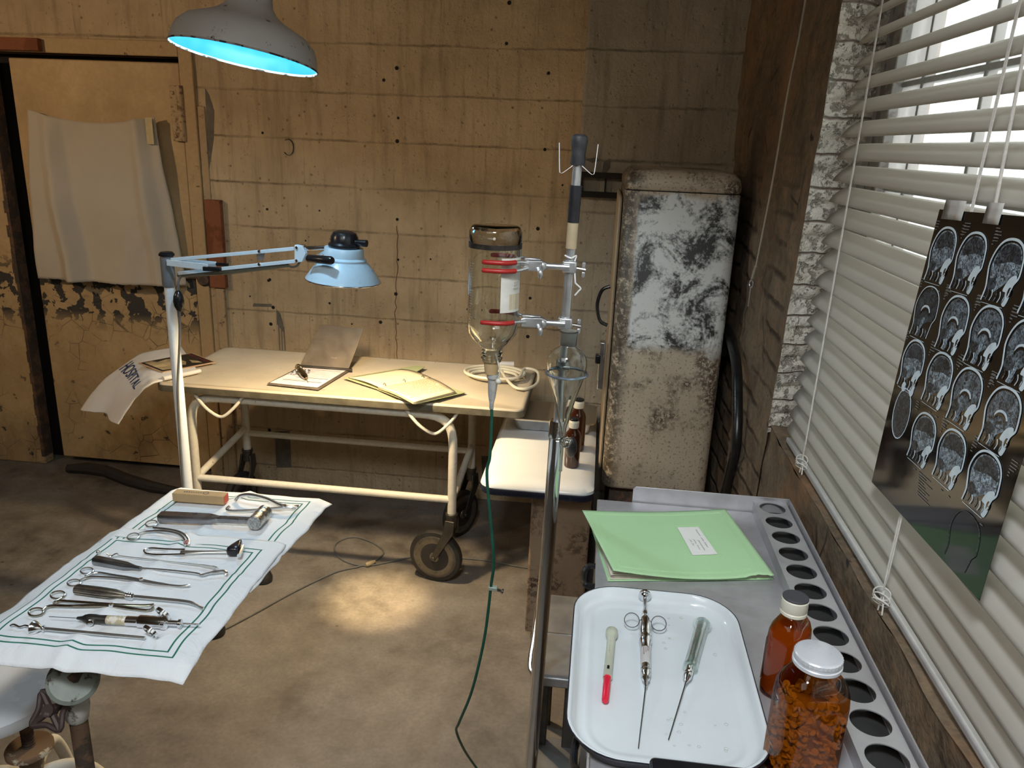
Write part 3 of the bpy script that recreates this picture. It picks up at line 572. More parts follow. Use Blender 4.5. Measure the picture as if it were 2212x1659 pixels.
h0, h1 = aty(664, 558, LY - .07), aty(718, 563, LY - .11); MB().lathe([(.0, 0), (.009, .001), (.012, .006), (.013, (h1 - h0).length - .006), (.010, (h1 - h0).length), (0, (h1 - h0).length)], h0, (h1 - h0), 16).build('handle', M['black'], el)
st_ = MB(); s0 = aty(655, 537, LY); st_.cyl(s0 + V((-.004, -.012, 0)), s0 + V((-.004, .012, 0)), .013); st_.cyl(s0, aty(702, 535, LY), .007); bar(st_, aty(668, 562, LY - .06), aty(700, 545, LY - .02), .009, .004); st_.build('swivel_joint', M['chrome'], el)
MB().tube(spl([aty(622, 572, LY - .005), aty(630, 577, LY - .005), aty(642, 574, LY - .005), aty(649, 563, LY - .005)], 4), .0035, 8).build('arm_cable', M['cable'], el)
cb = [aty(393, 594, LY - .005), aty(386, 606, LY - .015), aty(384, 630, LY - .02)]
cb2 = [aty(388, 668, LY - .022), aty(388, 740, LY - .022), aty(384, 830, LY - .024), aty(386, 900, LY - .024), aty(392, 1000, LY - .024), aty(402, 1120, LY - .024), V((bx + .03, LY - .04, .06)), V((bx + .12, LY - .16, .006)), atz(455, 1372, .004)]
MB().tube(spl(cb, 5), .0042, 8).tube(spl(cb2, 5), .0042, 8).build('cable', M['cable'], el)
c = aty(386, 650, LY - .022); MB().lathe([(.004, -.034), (.009, -.030), (.015, -.016), (.017, 0), (.015, .016), (.009, .030), (.004, .034)], c, (0, 0, 1), 20).build('inline_switch', M['black'], el)
f0 = V((bx, LY, .0)); MB().lathe([(.035, .05), (.032, .075), (.024, .10), (.020, .11)], f0, (0, 0, 1), 24).build('base_hub', M['lampwhite'], el)
for fx, fy in ((-1.195, 2.536), (-1.216, 2.186), (-1.62, 2.36)):
    e = V((fx, fy, .055)); L_ = MB(); L_.tube([f0 + V((0, 0, .062)), f0.lerp(e, .6) + V((0, 0, .03)), e], .012, 10); lg = L_.build('base_leg', M['lampwhite'], el)
    MB().lathe([(.02, 0), (.033, .004), (.034, .018), (.026, .04), (.012, .052), (0, .054)], (fx, fy, 0), (0, 0, 1), 24).build('rubber_foot', M['rubber'], lg)
MB().lathe([(.012, .085), (.03, .06), (.04, .03), (.03, .006), (0, 0)], hc_ + ax * .012, ax, 24, False).build('bulb', plain('bulb_glass', (.9, .88, .8), .3), el)
l1 = light('exam_lamp_bulb', 'SPOT', hc_ - ax * .012, 52, (1.0, .74, .42), hc_ - ax, spot_size=math.radians(150), spot_blend=.6, shadow_soft_size=.03); l1.parent = None
l2 = light('exam_lamp_hotspot', 'SPOT', hc_ - ax * .014, 170, (1.0, .72, .38), hc_ - ax + V((.10, .105, 0)), spot_size=math.radians(23), spot_blend=1.0, shadow_soft_size=.02)
# floor cable
fc = [atz(x, y, .004) for x, y in ((440, 1380), (500, 1352), (560, 1320), (640, 1276), (725, 1236), (775, 1224), (815, 1208), (828, 1190), (800, 1170), (762, 1160), (728, 1172), (724, 1192), (745, 1212), (790, 1222), (850, 1212), (905, 1202), (1000, 1206), (1060, 1212), (1110, 1222), (1175, 1232))]
fcb = thing('floor_cable', 'thin grey cable looped across the concrete floor under the gurney', 'cable', fc[0]); MB().tube(spl(fc, 6), .0035, 8).build('cord', M['cable'], fcb)
a, b = atz(790, 1221, .010), atz(818, 1210, .010); MB().lathe([(.006, 0), (.010, .006), (.010, .03), (.006, .045)], a, b - a, 14).build('plug', plain('tan_plug', (.3, .24, .14), .5), fcb)
# ================================================================== PENDANT LAMP
PLY = 2.05; pc = aty(529, 124, PLY); ra = (aty(375, 96, PLY) - aty(684, 150, PLY)).length / 2 * .955
px_ = (aty(684, 150, PLY) - aty(375, 96, PLY)).normalized(); pax = (V((0, 0, 1)) - px_ * px_.z); pax = (pax + V((0, .115, 0))); pax = (pax - px_ * pax.dot(px_)).normalized()
pl = thing('pendant_lamp', 'worn white enamel pendant lamp with a glowing blue inside at top left', 'pendant lamp', pc)
pmat = NT('worn_lamp_enamel'); v_ = pmat.co(); nz_ = pmat.noise(v_, 18, 8, .75); nb_ = pmat.noise(v_, 6, 4)
pmat.p(Base_Color=pmat.mix(pmat.rng(nz_, .63, .69), pmat.mix(nb_, (.52, .51, .48), (.72, .72, .70)), (.05, .04, .035)), Roughness=.45)
R1 = ra; sh = [(R1, 0), (R1 * .995, .006), (R1 * .97, .030), (R1 * .92, .050), (R1 * .80, .070), (R1 * .62, .084), (R1 * .46, .098), (R1 * .36, .112), (R1 * .30, .128), (R1 * .28, .150), (R1 * .285, .156), (R1 * .25, .162), (R1 * .25, .19)]
MB().lathe(sh, pc, pax, 64, False, True).build('shade', pmat.mat, pl, solid=.0012, off=-1)
inner = [(r * .992, h - .001) for r, h in sh[:9]]; inner[0] = (R1 * .994, .0015)
MB().lathe(inner, pc + pax * -.0, pax, 64, False, True).build('shade_lining', plain('blue_lining', (.006, .10, .175), .45, 0, .02), pl)
MB().torus(pc, pax, R1, .0022, 64, 8).build('shade_rim', worn('chipped_rim', (.5, .49, .46), (.03, .025, .02), .5, 30, .5), pl)
MB().lathe([(R1 * .25, .19), (R1 * .20, .24), (.018, .27), (.010, .30)], pc, pax, 24, False).build('socket', M['lampwhite'], pl)
top = pc + pax * .29; MB().tube([top, top + V((0, 0, .25)), V((top.x, top.y, 2.9))], .005, 8).build('hanging_cord', M['black'], pl)
MB().ball(pc + pax * .075, .026, 16, (1, 1, 1.25)).build('bulb', plain('opal_bulb', (.85, .95, 1), .4), pl)
l3 = light('pendant_bulb', 'POINT', pc + pax * .035, 12, (.62, .86, 1.0), shadow_soft_size=.03)
# ================================================================== INSTRUMENT TABLE
TZ = .80; IX0, IX1, IY0, IY1 = -1.0, -.645, 1.02, 1.66
it = thing('instrument_table', 'instrument stand with an orange wooden top hidden under two striped cloths', 'table', (-.9, 1.3, 0))
MB().boxab((IX0, IY0 + .03, TZ - .022), (IX1, IY1 - .005, TZ - .004)).build('tray_top', M['wood'], it, bevel=.003)
pp0 = atz(163, 1512, .68); qx, qy = pp0.x, pp0.y + .0
pst = MB().cyl((qx, qy, .03), (qx, qy, .665), .0150).build('post', M['rust'], it)
MB().lathe([(.0155, -.045), (.019, -.04), (.021, -.015), (.019, .008), (.016, .014)], (qx + .003, qy, .683), (.1, 0, 1), 18).build('collar', worn('chipped_white_collar', (.62, .60, .55), (.2, .17, .14), .58, 30, .7), it)
hb_c = atz(110, 1535, .68); hb_c = V((hb_c.x, hb_c.y, hb_c.z)); hax = V((-.05, -.75, .55)).normalized()
hx = hax.cross(V((0, 0, 1))).normalized(); hy = hx.cross(hax).normalized()
hw = MB(); cr = [hb_c + (hx * sx + hy * sy) * .027 for sx, sy in ((1, 1), (-1, 1), (-1, -1), (1, -1))]
hw.tube(spl([cr[0], cr[0].lerp(cr[1], .5) * .86 + hb_c * .14, cr[1], cr[1].lerp(cr[2], .5) * .86 + hb_c * .14, cr[2], cr[2].lerp(cr[3], .5) * .86 + hb_c * .14, cr[3], cr[3].lerp(cr[0], .5) * .86 + hb_c * .14], 4, True), .0052, 8, True)
for c in cr: hw.cyl(hb_c, c, .006, .0055, 8)
hw.cyl(hb_c - hax * .006, hb_c + hax * .010, .011); hw.cyl(hb_c, V((qx, qy, .685)), .0075)
hw.build('hand_wheel', worn('dark_maroon_iron', (.055, .035, .032), (.12, .1, .09), .6, 40, .45), it)
pc2 = atz(158, 1468, .735); pdir = V((.42, -.62, .66)).normalized()
MB().lathe([(0, 0), (.036, .0), (.042, .005), (.042, .010), (.036, .016), (0, .018)], pc2 - pdir * .010, pdir, 32).build('bracket_plate', worn('chipped_grey_green', (.27, .30, .27), (.07, .055, .045), .56, 26, .5), it)
MB().tube([V((qx, qy, .68)), pc2, V((-.82, 1.16, TZ - .022))], [.014, .013, .016], 10).build('tilt_arm', M['rust'], it)
for ex, ey in ((-.28, .30), (.30, .28), (0, -.02)):
    MB().tube(spl([(qx, qy, .10), (qx + ex * .5, qy + ey * .5, .09), (qx + ex, qy + ey, .025)], 5), .014, 10).build('base_leg', M['cream'], it)
# striped cloths
def napkin_mat(name, wx, wy):
    t = NT(name); uv = t.xyz(t.n('UVMap').outputs[0]); du = t.m('MULTIPLY', t.m('MINIMUM', uv[0], t.m('SUBTRACT', 1., uv[0])), wx); dv = t.m('MULTIPLY', t.m('MINIMUM', uv[1], t.m('SUBTRACT', 1., uv[1])), wy); d = t.m('MINIMUM', du, dv)
    s = None
    for c in (.040, .054):
        k = t.rng(t.m('ABSOLUTE', t.m('SUBTRACT', d, c)),   .0014, .0021, 1, 0); s = k if s is None else t.m('MAXIMUM', s, k)
    v = t.co(); t.p(Base_Color=t.mix(s, t.mix(t.noise(v, 6, 3), (.76, .79, .82), (.82, .84, .86)), (.018, .16, .10)), Roughness=.95); t.bump(t.m('ADD', t.m('MULTIPLY', t.noise(v, 700, 2), .12), t.m('MULTIPLY', t.noise(v, 16, 4, .55, .6), 2.2)), .55, .006); return t.mat
def corner_fn(c, zb, seed, amp, droop):
    def fn(u, v):
        p = c[0].lerp(c[1], u).lerp(c[3].lerp(c[2], u), v)
        rp = amp * (mnoise.noise(V((u * 2.2, v * 4 + seed, .3))) + .6 * mnoise.noise(V((u * 5, v * 9, seed))))
        crease = .0065 * max(0, 1 - abs(u - .47) / .05) + .004 * max(0, 1 - abs(v - .34) / .03) * (seed > 2) + .002 * max(0, 1 - abs(v - .67) / .03)
        z = zb + max(0, .0015 + rp) + crease
        for a, b in ((p.x - IX1, 1), (IX0 - p.x, 1), (IY0 + .015 - p.y, 1.4), (p.y - IY1, .6)):
            if a > 0: z -= droop * b * a * (1 + .35 * mnoise.noise(V((p.x * 16, p.y * 16, seed))))
        edge = min(u, 1 - u, 1); p.x += .006 * mnoise.noise(V((v * 7, seed, 0))) * (1 if min(u, 1 - u) < .2 else .3)
        p.y += .004 * mnoise.noise(V((u * 7, seed, 4)))
        p.z = z; return p
    return fn
Z_ = TZ - .001
fn2 = corner_fn([V((-1.035, 1.26, 0)), V((-.628, 1.27, 0)), V((-.612, 1.70, 0)), V((-1.005, 1.69, 0))], Z_, 5.0, .0022, .4)
n2 = MB(); n2.grid(fn2, 70, 70, True); n2o = n2.build('striped_cloth', napkin_mat('green_striped_cloth_far', .41, .43), solid=.0012, smooth=180, off=0); tag(n2o, 'white green-striped cloth at the far end of the instrument stand, below the mallet', 'cloth', 'green striped cloths')
fn1 = corner_fn([V((-1.045, 1.0, 0)), V((-.624, 1.008, 0)), V((-.630, 1.455, 0)), V((-1.035, 1.45, 0))], Z_ + .0035, 1.0, .0022, .35)
n1 = MB(); n1.grid(fn1, 70, 70, True); n1o = n1.build('striped_cloth', napkin_mat('green_striped_cloth_near', .42, .46), solid=.0012, smooth=180, off=0); tag(n1o, 'white green-striped cloth under most instruments at the near end of the stand', 'cloth', 'green striped cloths')
CZ = TZ + .0065
def K(x, y, h=.004): return atz(x, y, CZ + h)
def inst(name, label, cat, x, y): return thing(name, label, cat, K(x, y, 0), 'surgical instruments on the striped cloths')
T_ = M['tool']
# card box
q = [K(373, 1083, 0), K(484, 1091, 0)]; dx = (q[1] - q[0]); nx = V((-dx.y, dx.x, 0)).normalized() * .026
bxo = inst('cardboard_box', 'small brown cardboard box with a red end label at the far end of the cloth', 'box', 430, 1085); bxo['group'] = ''; del bxo['group']
MB().prism([q[0], q[1], q[1] + nx, q[0] + nx], (0, 0, .021)).build('carton', plain('brown_card', (.44, .30, .15), .8, 0, .08), bxo, bevel=.0008)
e = dx.normalized() * .0008; MB().prism([q[1] + nx * .06 + V((0, 0, .001)), q[1] + nx * .94 + V((0, 0, .001)), q[1] + nx * .94 + V((0, 0, .020)), q[1] + nx * .06 + V((0, 0, .020))], e).build('end_label', plain('red_label', (.62, .09, .05), .6), bxo, smooth=0)
m = MB(); dn = dx.normalized()
for i in range(9): c = q[0] + dx * (.2 + .045 * i) + nx * .5 + V((0, 0, .0216)); m.box(c, (.003, .004 * random.uniform(.4, 1), .0005))
m.torus(q[0] + dx * .62 + nx * .5 + V((0, 0, .0216)), (0, 0, 1), .006, .0005, 16, 4); m.build('printed_mark', M['ink'], bxo, smooth=0)
# pliers (long bent)
o = inst('curved_pliers', 'long jawed steel pliers with bowed handles at the far right of the cloth', 'pliers', 570, 1085)
MB().tube(spl([K(508, 1082, .004), K(518, 1072, .010), K(540, 1069, .016), K(575, 1077, .014), K(604, 1090, .010), K(622, 1095, .009), K(640, 1097, .006)], 5), [.0035] * 5 + [.0045] * 24 + [.0032] * 2, 8).build('upper_handle', T_, o)
MB().tube(spl([K(496, 1094, .012), K(490, 1100, .006), K(500, 1104, .005), K(540, 1103, .005), K(585, 1099, .006), K(620, 1096, .008), K(645, 1093, .006)], 5), .0036, 8).build('lower_handle', T_, o)
MB().lathe([(.005, -.003), (.006, 0), (.005, .004)], K(614, 1094, .010), (0, 0, 1), 14).build('pivot', M['chrome'], o)
# mallet
a, b, c = K(345, 1116, .010), K(460, 1121, .011), K(556, 1125, .012); o = inst('surgical_mallet', 'heavy steel mallet with a drum head and flat handle', 'mallet', 345, 1117)
dh = (b - a).normalized(); sd = V((-dh.y, dh.x, 0))
MB().loft([[p + sd * y * w + V((0, 0, z * h)) for y, z in ((-1, -.35), (-.8, -1), (.8, -1), (1, -.35), (1, .35), (.8, 1), (-.8, 1), (-1, .35))] for p, w, h in ((a, .0125, .0085), (a + dh * .004, .0135, .009), (b - dh * .01, .013, .0085), (b + dh * .012, .007, .0065), (c, .0065, .0062))]).build('handle', plain('mallet_steel', (.33, .32, .33), .28, 1, .15, 30), o, smooth=30)
h0, h1 = K(548, 1131, .014), K(583, 1094, .014); hdv = (h1 - h0).normalized(); Lh = .062
MB().lathe([(0, 0), (.0155, 0), (.0165, .0015), (.0165, .026), (.0155, .028), (.0155, .031), (.0165, .033), (.0165, .044), (.0155, .046), (.0155, .048), (.0165, .050), (.0165, Lh - .0015), (.0155, Lh), (0, Lh)], h0, hdv, 32).build('head', plain('mallet_head', (.5, .49, .47), .28, 1, .35, 250, .6, 300), o, smooth=30)
# curved clamp with red band
def ringed(o, ring_px, R=.011, name='finger_ring', r=.0017, sq=1.0, mat=None):
    for x, y in ring_px: MB().torus(K(x, y, .004), (0.1, -.15, 1), R, r, 24, 8, sq).build(name, mat or T_, o)
o = inst('angled_forceps', 'bowed ring handled forceps with a red banded tip', 'forceps', 300, 1150)
ringed(o, [(327, 1131), (288, 1159)], .0115)
MB().tube(spl([K(331, 1140, .005), K(360, 1143, .009), K(385, 1148, .013), K(400, 1156, .011), K(407, 1166, .006), K(407, 1176, .004)], 5), .0026, 8).build('jaw', T_, o)
MB().tube(spl([K(300, 1153, .005), K(320, 1148, .006), K(350, 1147, .008), K(378, 1151, .011), K(392, 1158, .009), K(399, 1168, .005), K(400, 1178, .004)], 5), .0026, 8).build('jaw', T_, o)
c = K(403, 1172, .0048); MB().box(c, (.010, .011, .008), Matrix.Rotation(.3, 3, 'Z')).build('red_band', worn('red_silver_band', (.30, .035, .03), (.6, .6, .58), .5, 300, .4), o, bevel=.0015)
# reflex hammer
o = inst('reflex_hammer', 'reflex hammer with a black rubber triangular head and looped wire handle', 'hammer', 400, 1195)
MB().tube(spl([K(400, 1187, .005), K(360, 1186, .005), K(328, 1184, .005), K(314, 1187, .005), K(311, 1191, .005), K(318, 1196, .005), K(345, 1198, .005), K(400, 1197, .005)], 5), .0021, 8).build('handle_loop', M['chrome'], o)
MB().tube([K(392, 1192, .006), K(410, 1193, .007), K(440, 1192, .008), K(490, 1191, .010)], [.006, .0065, .0045, .0032], 10, flat=.5).build('shaft', T_, o)
tri = [K(483, 1201, 0), K(521, 1177, 0), K(527, 1185, 0), K(517, 1207, 0)]
tri = [K(484, 1203, 0), K(526, 1176, 0), K(518, 1204, 0)]; cc = (tri[0] + tri[1] + tri[2]) / 3
def rt_(k, z, sh=.32):
    out = []
    for i in range(3):
        a_, b_, c_ = tri[i - 1], tri[i], tri[(i + 1) % 3]
        for t in (0, .25, .5, .75, 1):
            p = (b_.lerp(a_, sh) * (1 - t) ** 2 + b_ * 2 * t * (1 - t) + b_.lerp(c_, sh) * t * t); out.append(cc + (p - cc) * k + V((0, 0, z)))
    return out
MB().loft([rt_(.75, .001), rt_(.95, .003), rt_(1, .008), rt_(1, .013), rt_(.93, .018), rt_(.7, .020)]).build('rubber_head', plain('shiny_black_rubber', (.015, .013, .018), .22), o, smooth=60)
MB().tube([K(524, 1180, .0125), K(520, 1190, .0125), K(516, 1200, .0125)], .0042, 8).build('metal_clamp', M['chrome'], o)
# elevator with paddle end
o = inst('paddle_elevator', 'slim steel elevator with a broad paddle end at right', 'elevator', 330, 1210)
MB().tube(spl([K(230, 1196, .012), K(240, 1201, .006), K(248, 1197, .010), K(254, 1196, .011), K(262, 1201, .005), K(320, 1208, .004), K(400, 1217, .004), K(440, 1222, .004), K(462, 1226, .004), K(469, 1228, .004)], 4), [.0028] * 10 + [.0024] * 14 + [.0035] * 4 + [.0055] * 4 + [.0075] * 4 + [.0035], 10, flat=.45).build('shaft', T_, o)
MB().ball(K(212, 1193, .005), .0042, 10).build('ball_end', T_, o)
# curette with flat handle
o = inst('flat_handle_curette', 'steel curette with a wide flat grey handle and hooked tip', 'curette', 330, 1230)
a, b = K(204, 1208, .008), K(290, 1225, .007); dh = (b - a).normalized(); sd = V((-dh.y, dh.x, 0))
MB().loft([[p + sd * y * w + V((0, 0, z * h)) for y, z in ((-1, -1), (1, -1), (1, .3), (.6, 1), (-.6, 1), (-1, .3))] for p, w, h in ((a, .008, .006), (a + dh * .006, .010, .0065), (a.lerp(b, .8), .009, .006), (b, .004, .004), (b + dh * .016, .0035, .0035))]).build('handle', plain('dull_handle_steel', (.30, .31, .32), .32, 1, .15), o, bevel=.0008, smooth=30)
MB().tube(spl([K(302, 1227, .007), K(360, 1231, .007), K(424, 1238, .007), K(434, 1242, .006), K(450, 1238, .007), K(470, 1235, .008), K(482, 1234, .009), K(489, 1238, .007), K(487, 1244, .003)], 4), [.0018] * 12 + [.0022] * 6 + [.0032] * 10 + [.0036] * 4 + [.002], 8).build('shaft', T_, o)
# long curved forceps
o = inst('long_curved_forceps', 'long ring handled forceps with crossing blades curving up at the tip', 'forceps', 270, 1250)
ringed(o, [(188, 1233), (160, 1259)], .012, sq=.75)
MB().tube(spl([K(196, 1238, .004), K(184, 1246, .005), K(208, 1237, .006), K(240, 1241, .006), K(300, 1252, .005), K(340, 1260, .004), K(385, 1266, .004), K(411, 1264, .006)], 4), [.0022] * 14 + [.003] * 8 + [.0024] * 6 + [.0008], 8).build('blade', T_, o)
MB().tube(spl([K(172, 1254, .004), K(190, 1247, .005), K(215, 1246, .006), K(262, 1250, .006), K(310, 1257, .005), K(350, 1263, .003), K(400, 1268, .003)], 4), [.0022] * 16 + [.0026] * 6 + [.001] * 3, 8).build('blade', T_, o)
MB().lathe([(.004, -.003), (.0045, 0), (.0035, .004)], K(305, 1253, .006), (0, 0, 1), 12).build('pivot_screw', M['chrome'], o)
# fluted elevator
o = inst('fluted_handle_elevator', 'steel elevator with a thick ridged grey handle and bent tip', 'elevator', 300, 1285)
a, b = K(162, 1272, .010), K(262, 1285, .010); dh = (b - a).normalized(); sd = V((-dh.y, dh.x, 0)); rings = []
for p, w in ((a, .006), (a + dh * .003, .0092), (a.lerp(b, .5), .0098), (a.lerp(b, .85), .0092), (b, .0065), (b + dh * .010, .0045)):
    rings.append([p + (sd * math.cos(q_) + V((0, 0, .9)) * math.sin(q_)) * w * (1 + .10 * (k % 2)) for k, q_ in [(k, 2 * math.pi * k / 28) for k in range(28)]])
MB().loft(rings).build('fluted_handle', plain('old_nickel', (.33, .30, .25), .35, 1, .3, 40), o, smooth=20)
for k in range(3): MB().torus(b + dh * (.012 + k * .0045), dh, .0045, .0022, 18, 8).build('collar_ring', M['chrome'], o)
MB().tube(spl([K(288, 1288, .009), K(340, 1293, .008), K(400, 1299, .008), K(420, 1305, .007), K(434, 1313, .003), K(440, 1315, .002)], 4), [.0032] * 12 + [.0026] * 4 + [.0032] * 3 + [.0038] + [.003], 8).build('shaft', T_, o)
# toothed forceps
o = inst('toothed_forceps', 'ring handled forceps with open toothed jaws', 'forceps', 200, 1305)
gold = plain('aged_nickel', (.50, .45, .36), .22, 1, .15)
ringed(o, [(125, 1285), (78, 1322)], .0125, sq=.8, mat=gold)
MB().tube(spl([K(133, 1292, .004), K(116, 1303, .004), K(130, 1298, .005), K(180, 1301, .005), K(250, 1306, .005), K(300, 1308, .004), K(325, 1307, .004), K(331, 1306, .003)], 4), .0026, 8).build('jaw', gold, o)
MB().tube(spl([K(92, 1319, .004), K(108, 1309, .004), K(160, 1309, .005), K(220, 1308, .006), K(260, 1311, .005), K(300, 1317, .004), K(322, 1318, .004), K(331, 1313, .003)], 4), .0028, 8).build('jaw', gold, o)
MB().lathe([(.004, -.003), (.0046, 0), (.0036, .004)], K(240, 1308, .007), (0, 0, 1), 12).build('box_joint', M['chrome'], o)
# ring syringe
o = inst('ring_syringe', 'chrome syringe with two upright finger rings and a long needle pointing left', 'syringe', 280, 1342)
s0, s1 = K(106, 1332, .010), K(430, 1349, .010); dv = (s1 - s0); Ls = dv.length; dv.normalize(); fr_ = lambda x: (x - 106) / 324 * Ls
MB().lathe([(.0006, 0), (.0006, fr_(166)), (.0025, fr_(167)), (.004, fr_(178)), (.007, fr_(184)), (.0085, fr_(192)), (.0085, fr_(205)), (.0075, fr_(214)), (.0078, fr_(232))], s0, dv, 20).build('needle_mount', M['darkmetal'], o)
MB().lathe([(.0076, 0), (.0078, .003), (.0078, fr_(272) - fr_(232)), (.007, fr_(274) - fr_(232))], s0 + dv * fr_(232), dv, 20).build('yellowed_barrel', worn('yellowed_glass', (.55, .46, .30), (.75, .70, .6), .5, 90, .3), o)
MB().lathe([(.007, 0), (.0085, .002), (.0085, fr_(298) - fr_(272)), (.010, fr_(300) - fr_(272)), (.011, fr_(302) - fr_(272)), (.011, fr_(350) - fr_(272)), (.0125, fr_(352) - fr_(272)), (.0125, fr_(360) - fr_(272)), (.005, fr_(364) - fr_(272)), (.005, fr_(384) - fr_(272)), (.0075, fr_(386) - fr_(272)), (.0075, fr_(392) - fr_(272)), (.0016, fr_(394) - fr_(272)), (.0016, Ls - fr_(272)), (0, Ls - fr_(272))], s0 + dv * fr_(272), dv, 24).build('chrome_barrel', M['chrome'], o)
MB().lathe([(.006, 0), (.0062, .006), (.004, .007), (0, .0065)], K(196, 1344, .008), (.3, -.8, .25), 14).build('side_port', M['chrome'], o)
def band(mb, c, ax, R, w, t=.0012, n=28):
    ax = V(ax).normalized(); mb.lathe([(R, -w / 2), (R, w / 2), (R - t, w / 2), (R - t, -w / 2), (R, -w / 2)], c, ax, n, False, False)
for x, y in ((352, 1325), (325, 1364)):
    m = MB(); band(m, K(x, y, .016), (.35, .8, .45), .0145, .006); m.build('finger_ring', M['chrome'], o)
# snare
o = inst('tonsil_snare', 'slender steel rod instrument with a round cup at its left end', 'snare', 180, 1370)
s0, s1 = K(75, 1356, .008), K(313, 1378, .005); dv = (s1 - s0).normalized()
MB().lathe([(.0028, 0), (.003, .01), (.0028, (s1 - s0).length), (0, (s1 - s0).length)], s0, dv, 12).build('rod', T_, o)
MB().lathe([(.003, .012), (.006, .008), (.011, .002), (.0125, -.003), (.010, -.006), (.003, -.009), (0, -.009)], s0, dv, 24).build('cup', M['chrome'], o)
MB().torus(s0 + dv * .016, dv, .0042, .0016, 16, 8).build('collar_ring', M['chrome'], o)
MB().tube(spl([s0 - dv * .008, K(55, 1351, .006), K(42, 1354, .005), K(30, 1349, .006), K(22, 1352, .004)], 5), .0017, 8).build('screw_tip', M['chrome'], o)
# ================================================================== REVOLVING STOOL
sx, sy_, sz = -1.19, 1.262, .52
stl = thing('revolving_stool', 'white enamel revolving stool below the near end of the instrument stand', 'stool', (sx, sy_, 0))
MB().lathe([(0, .030), (.08, .029), (.130, .024), (.148, .014), (.150, 0), (.146, -.012), (.138, -.014), (.10, -.004), (0, -.002)], (sx + .003, sy_ - .03, sz), (0, 0, 1), 56).build('seat', plain('grey_white_enamel', (.62, .64, .66), .3, 0, .05, 8), stl, smooth=50)
hc3 = atz(62, 1606, .42); sc_ = V((hc3.x, hc3.y, 0))
m = MB(); rings = []
m.lathe([(.0115 + .0012 * (i % 2), .30 + i * .0035) for i in range(62)], sc_, (0, 0, 1), 18); m.build('screw', M['rust'], stl)
MB().lathe([(0, .415), (.043, .415), (.045, .412), (.045, .404), (.030, .398), (.022, .37), (.020, .30), (0, .30)], sc_, (0, 0, 1), 36).build('hub', worn('brown_cream_hub', (.60, .53, .40), (.16, .10, .06), .42, 14, .5), stl)
for ax_, ay_ in ((.24, .10), (-.08, .26), (-.26, -.06), (.05, -.27)):
    l_ = math.hypot(ax_, ay_); u_ = V((ax_ / l_, ay_ / l_, 0))
    MB().tube(spl([sc_ + V((0, 0, .345)) + u_ * .018, sc_ + u_ * .07 + V((0, 0, .352)), sc_ + u_ * .12 + V((0, 0, .32)), sc_ + u_ * .17 + V((0, 0, .20)), sc_ + u_ * .215 + V((0, 0, .0)) + V((0, 0, .006))], 6), .0125, 12).build('leg', M['cream'], stl)
# ================================================================== IV STAND
IVY = 1.45; IT = V((-.0495, IVY, 1.668)); IB = V((-.0765, IVY, .05)); ivd = (IT - IB).normalized()
ivp = lambda z: IB.lerp(IT, (z - IB.z) / (IT.z - IB.z))
iv = thing('infusion_stand', 'tall chrome infusion stand with taped pole and white hooks at its top', 'stand', (IB.x, IVY, 0))
MB().lathe([(.0142, 0), (.0142, 1.068), (.0165, 1.07), (.0165, 1.098), (.0145, 1.104), (.008, 1.104)], IB - ivd * .02 + V((0, 0, 0)), ivd, 28).build('lower_pole', M['chrome'], iv, smooth=30)
MB().cyl(ivp(1.08), ivp(1.64), .0083, n=24).build('upper_pole', M['alu'], iv)
zz = lambda y: aty(1235, y, IVY).z
MB().cyl(ivp(zz(480)), ivp(zz(400)), .0108).lathe([(.0112, 0), (.0112, .006)], ivp(zz(443)), ivd, 20).build('black_tape', plain('black_tape', (.02, .02, .024), .4, 0, .2), iv)
MB().cyl(ivp(zz(537)), ivp(zz(481)), .0100).build('beige_tape', plain('beige_tape', (.48, .38, .24), .6), iv)
MB().lathe([(.0125, -.038), (.0135, -.036), (.0125, -.018), (.0140, -.005), (.0150, .004), (.0135, .011), (.009, .0145), (0, .015)], ivp(1.655), ivd, 28).build('rubber_cap', plain('grey_black_rubber', (.045, .045, .05), .5, 0, .4, 60), iv)
for s in (-1, 1):
    c = ivp(1.62); pts = [c + V((s * .006, -.004, -.002)), c + V((s * .024, -.010, -.016)), c + V((s * .029, -.012, -.017)), c + V((s * .031, -.012, -.010)), c + V((s * .034, -.010, .034))]
    pts = spl(pts, 4); m = MB(); m.loft([[p + V((s * dx, dy, 0)) for dx, dy in ((-.0007, -.004), (.0007, -.004), (.0007, .004), (-.0007, .004))] for p in pts]); m.build('hook', M['white_plastic'], iv, smooth=30)
c = ivp(1.435); MB().tube(spl([c + V((-.010, -.006, .022)), c + V((.002, -.011, .018)), c + V((.011, -.004, .022)), c + V((.009, -.006, .010)), c + V((.012, -.012, -.022)), c + V((.014, -.012, -.028)), c + V((.023, -.012, -.036)), c + V((.020, -.012, -.041)), c + V((.013, -.012, -.050))], 4), .0016, 6).build('wire_hook', M['white_plastic'], iv)
for k in range(3):
    a = math.radians(110 + 120 * k); u_ = V((math.cos(a), math.sin(a), 0)); bs = V((IB.x, IVY, 0))
    l_ = MB().tube([bs + V((0, 0, .08)) + u_ * .01, bs + u_ * .12 + V((0, 0, .05)), bs + u_ * .22 + V((0, 0, .02))], .009, 10).build('base_leg', M['alu'], iv); MB().ball(bs + u_ * .22 + V((0, 0, .017)), .017, 14).build('rubber_foot', M['rubber'], l_)
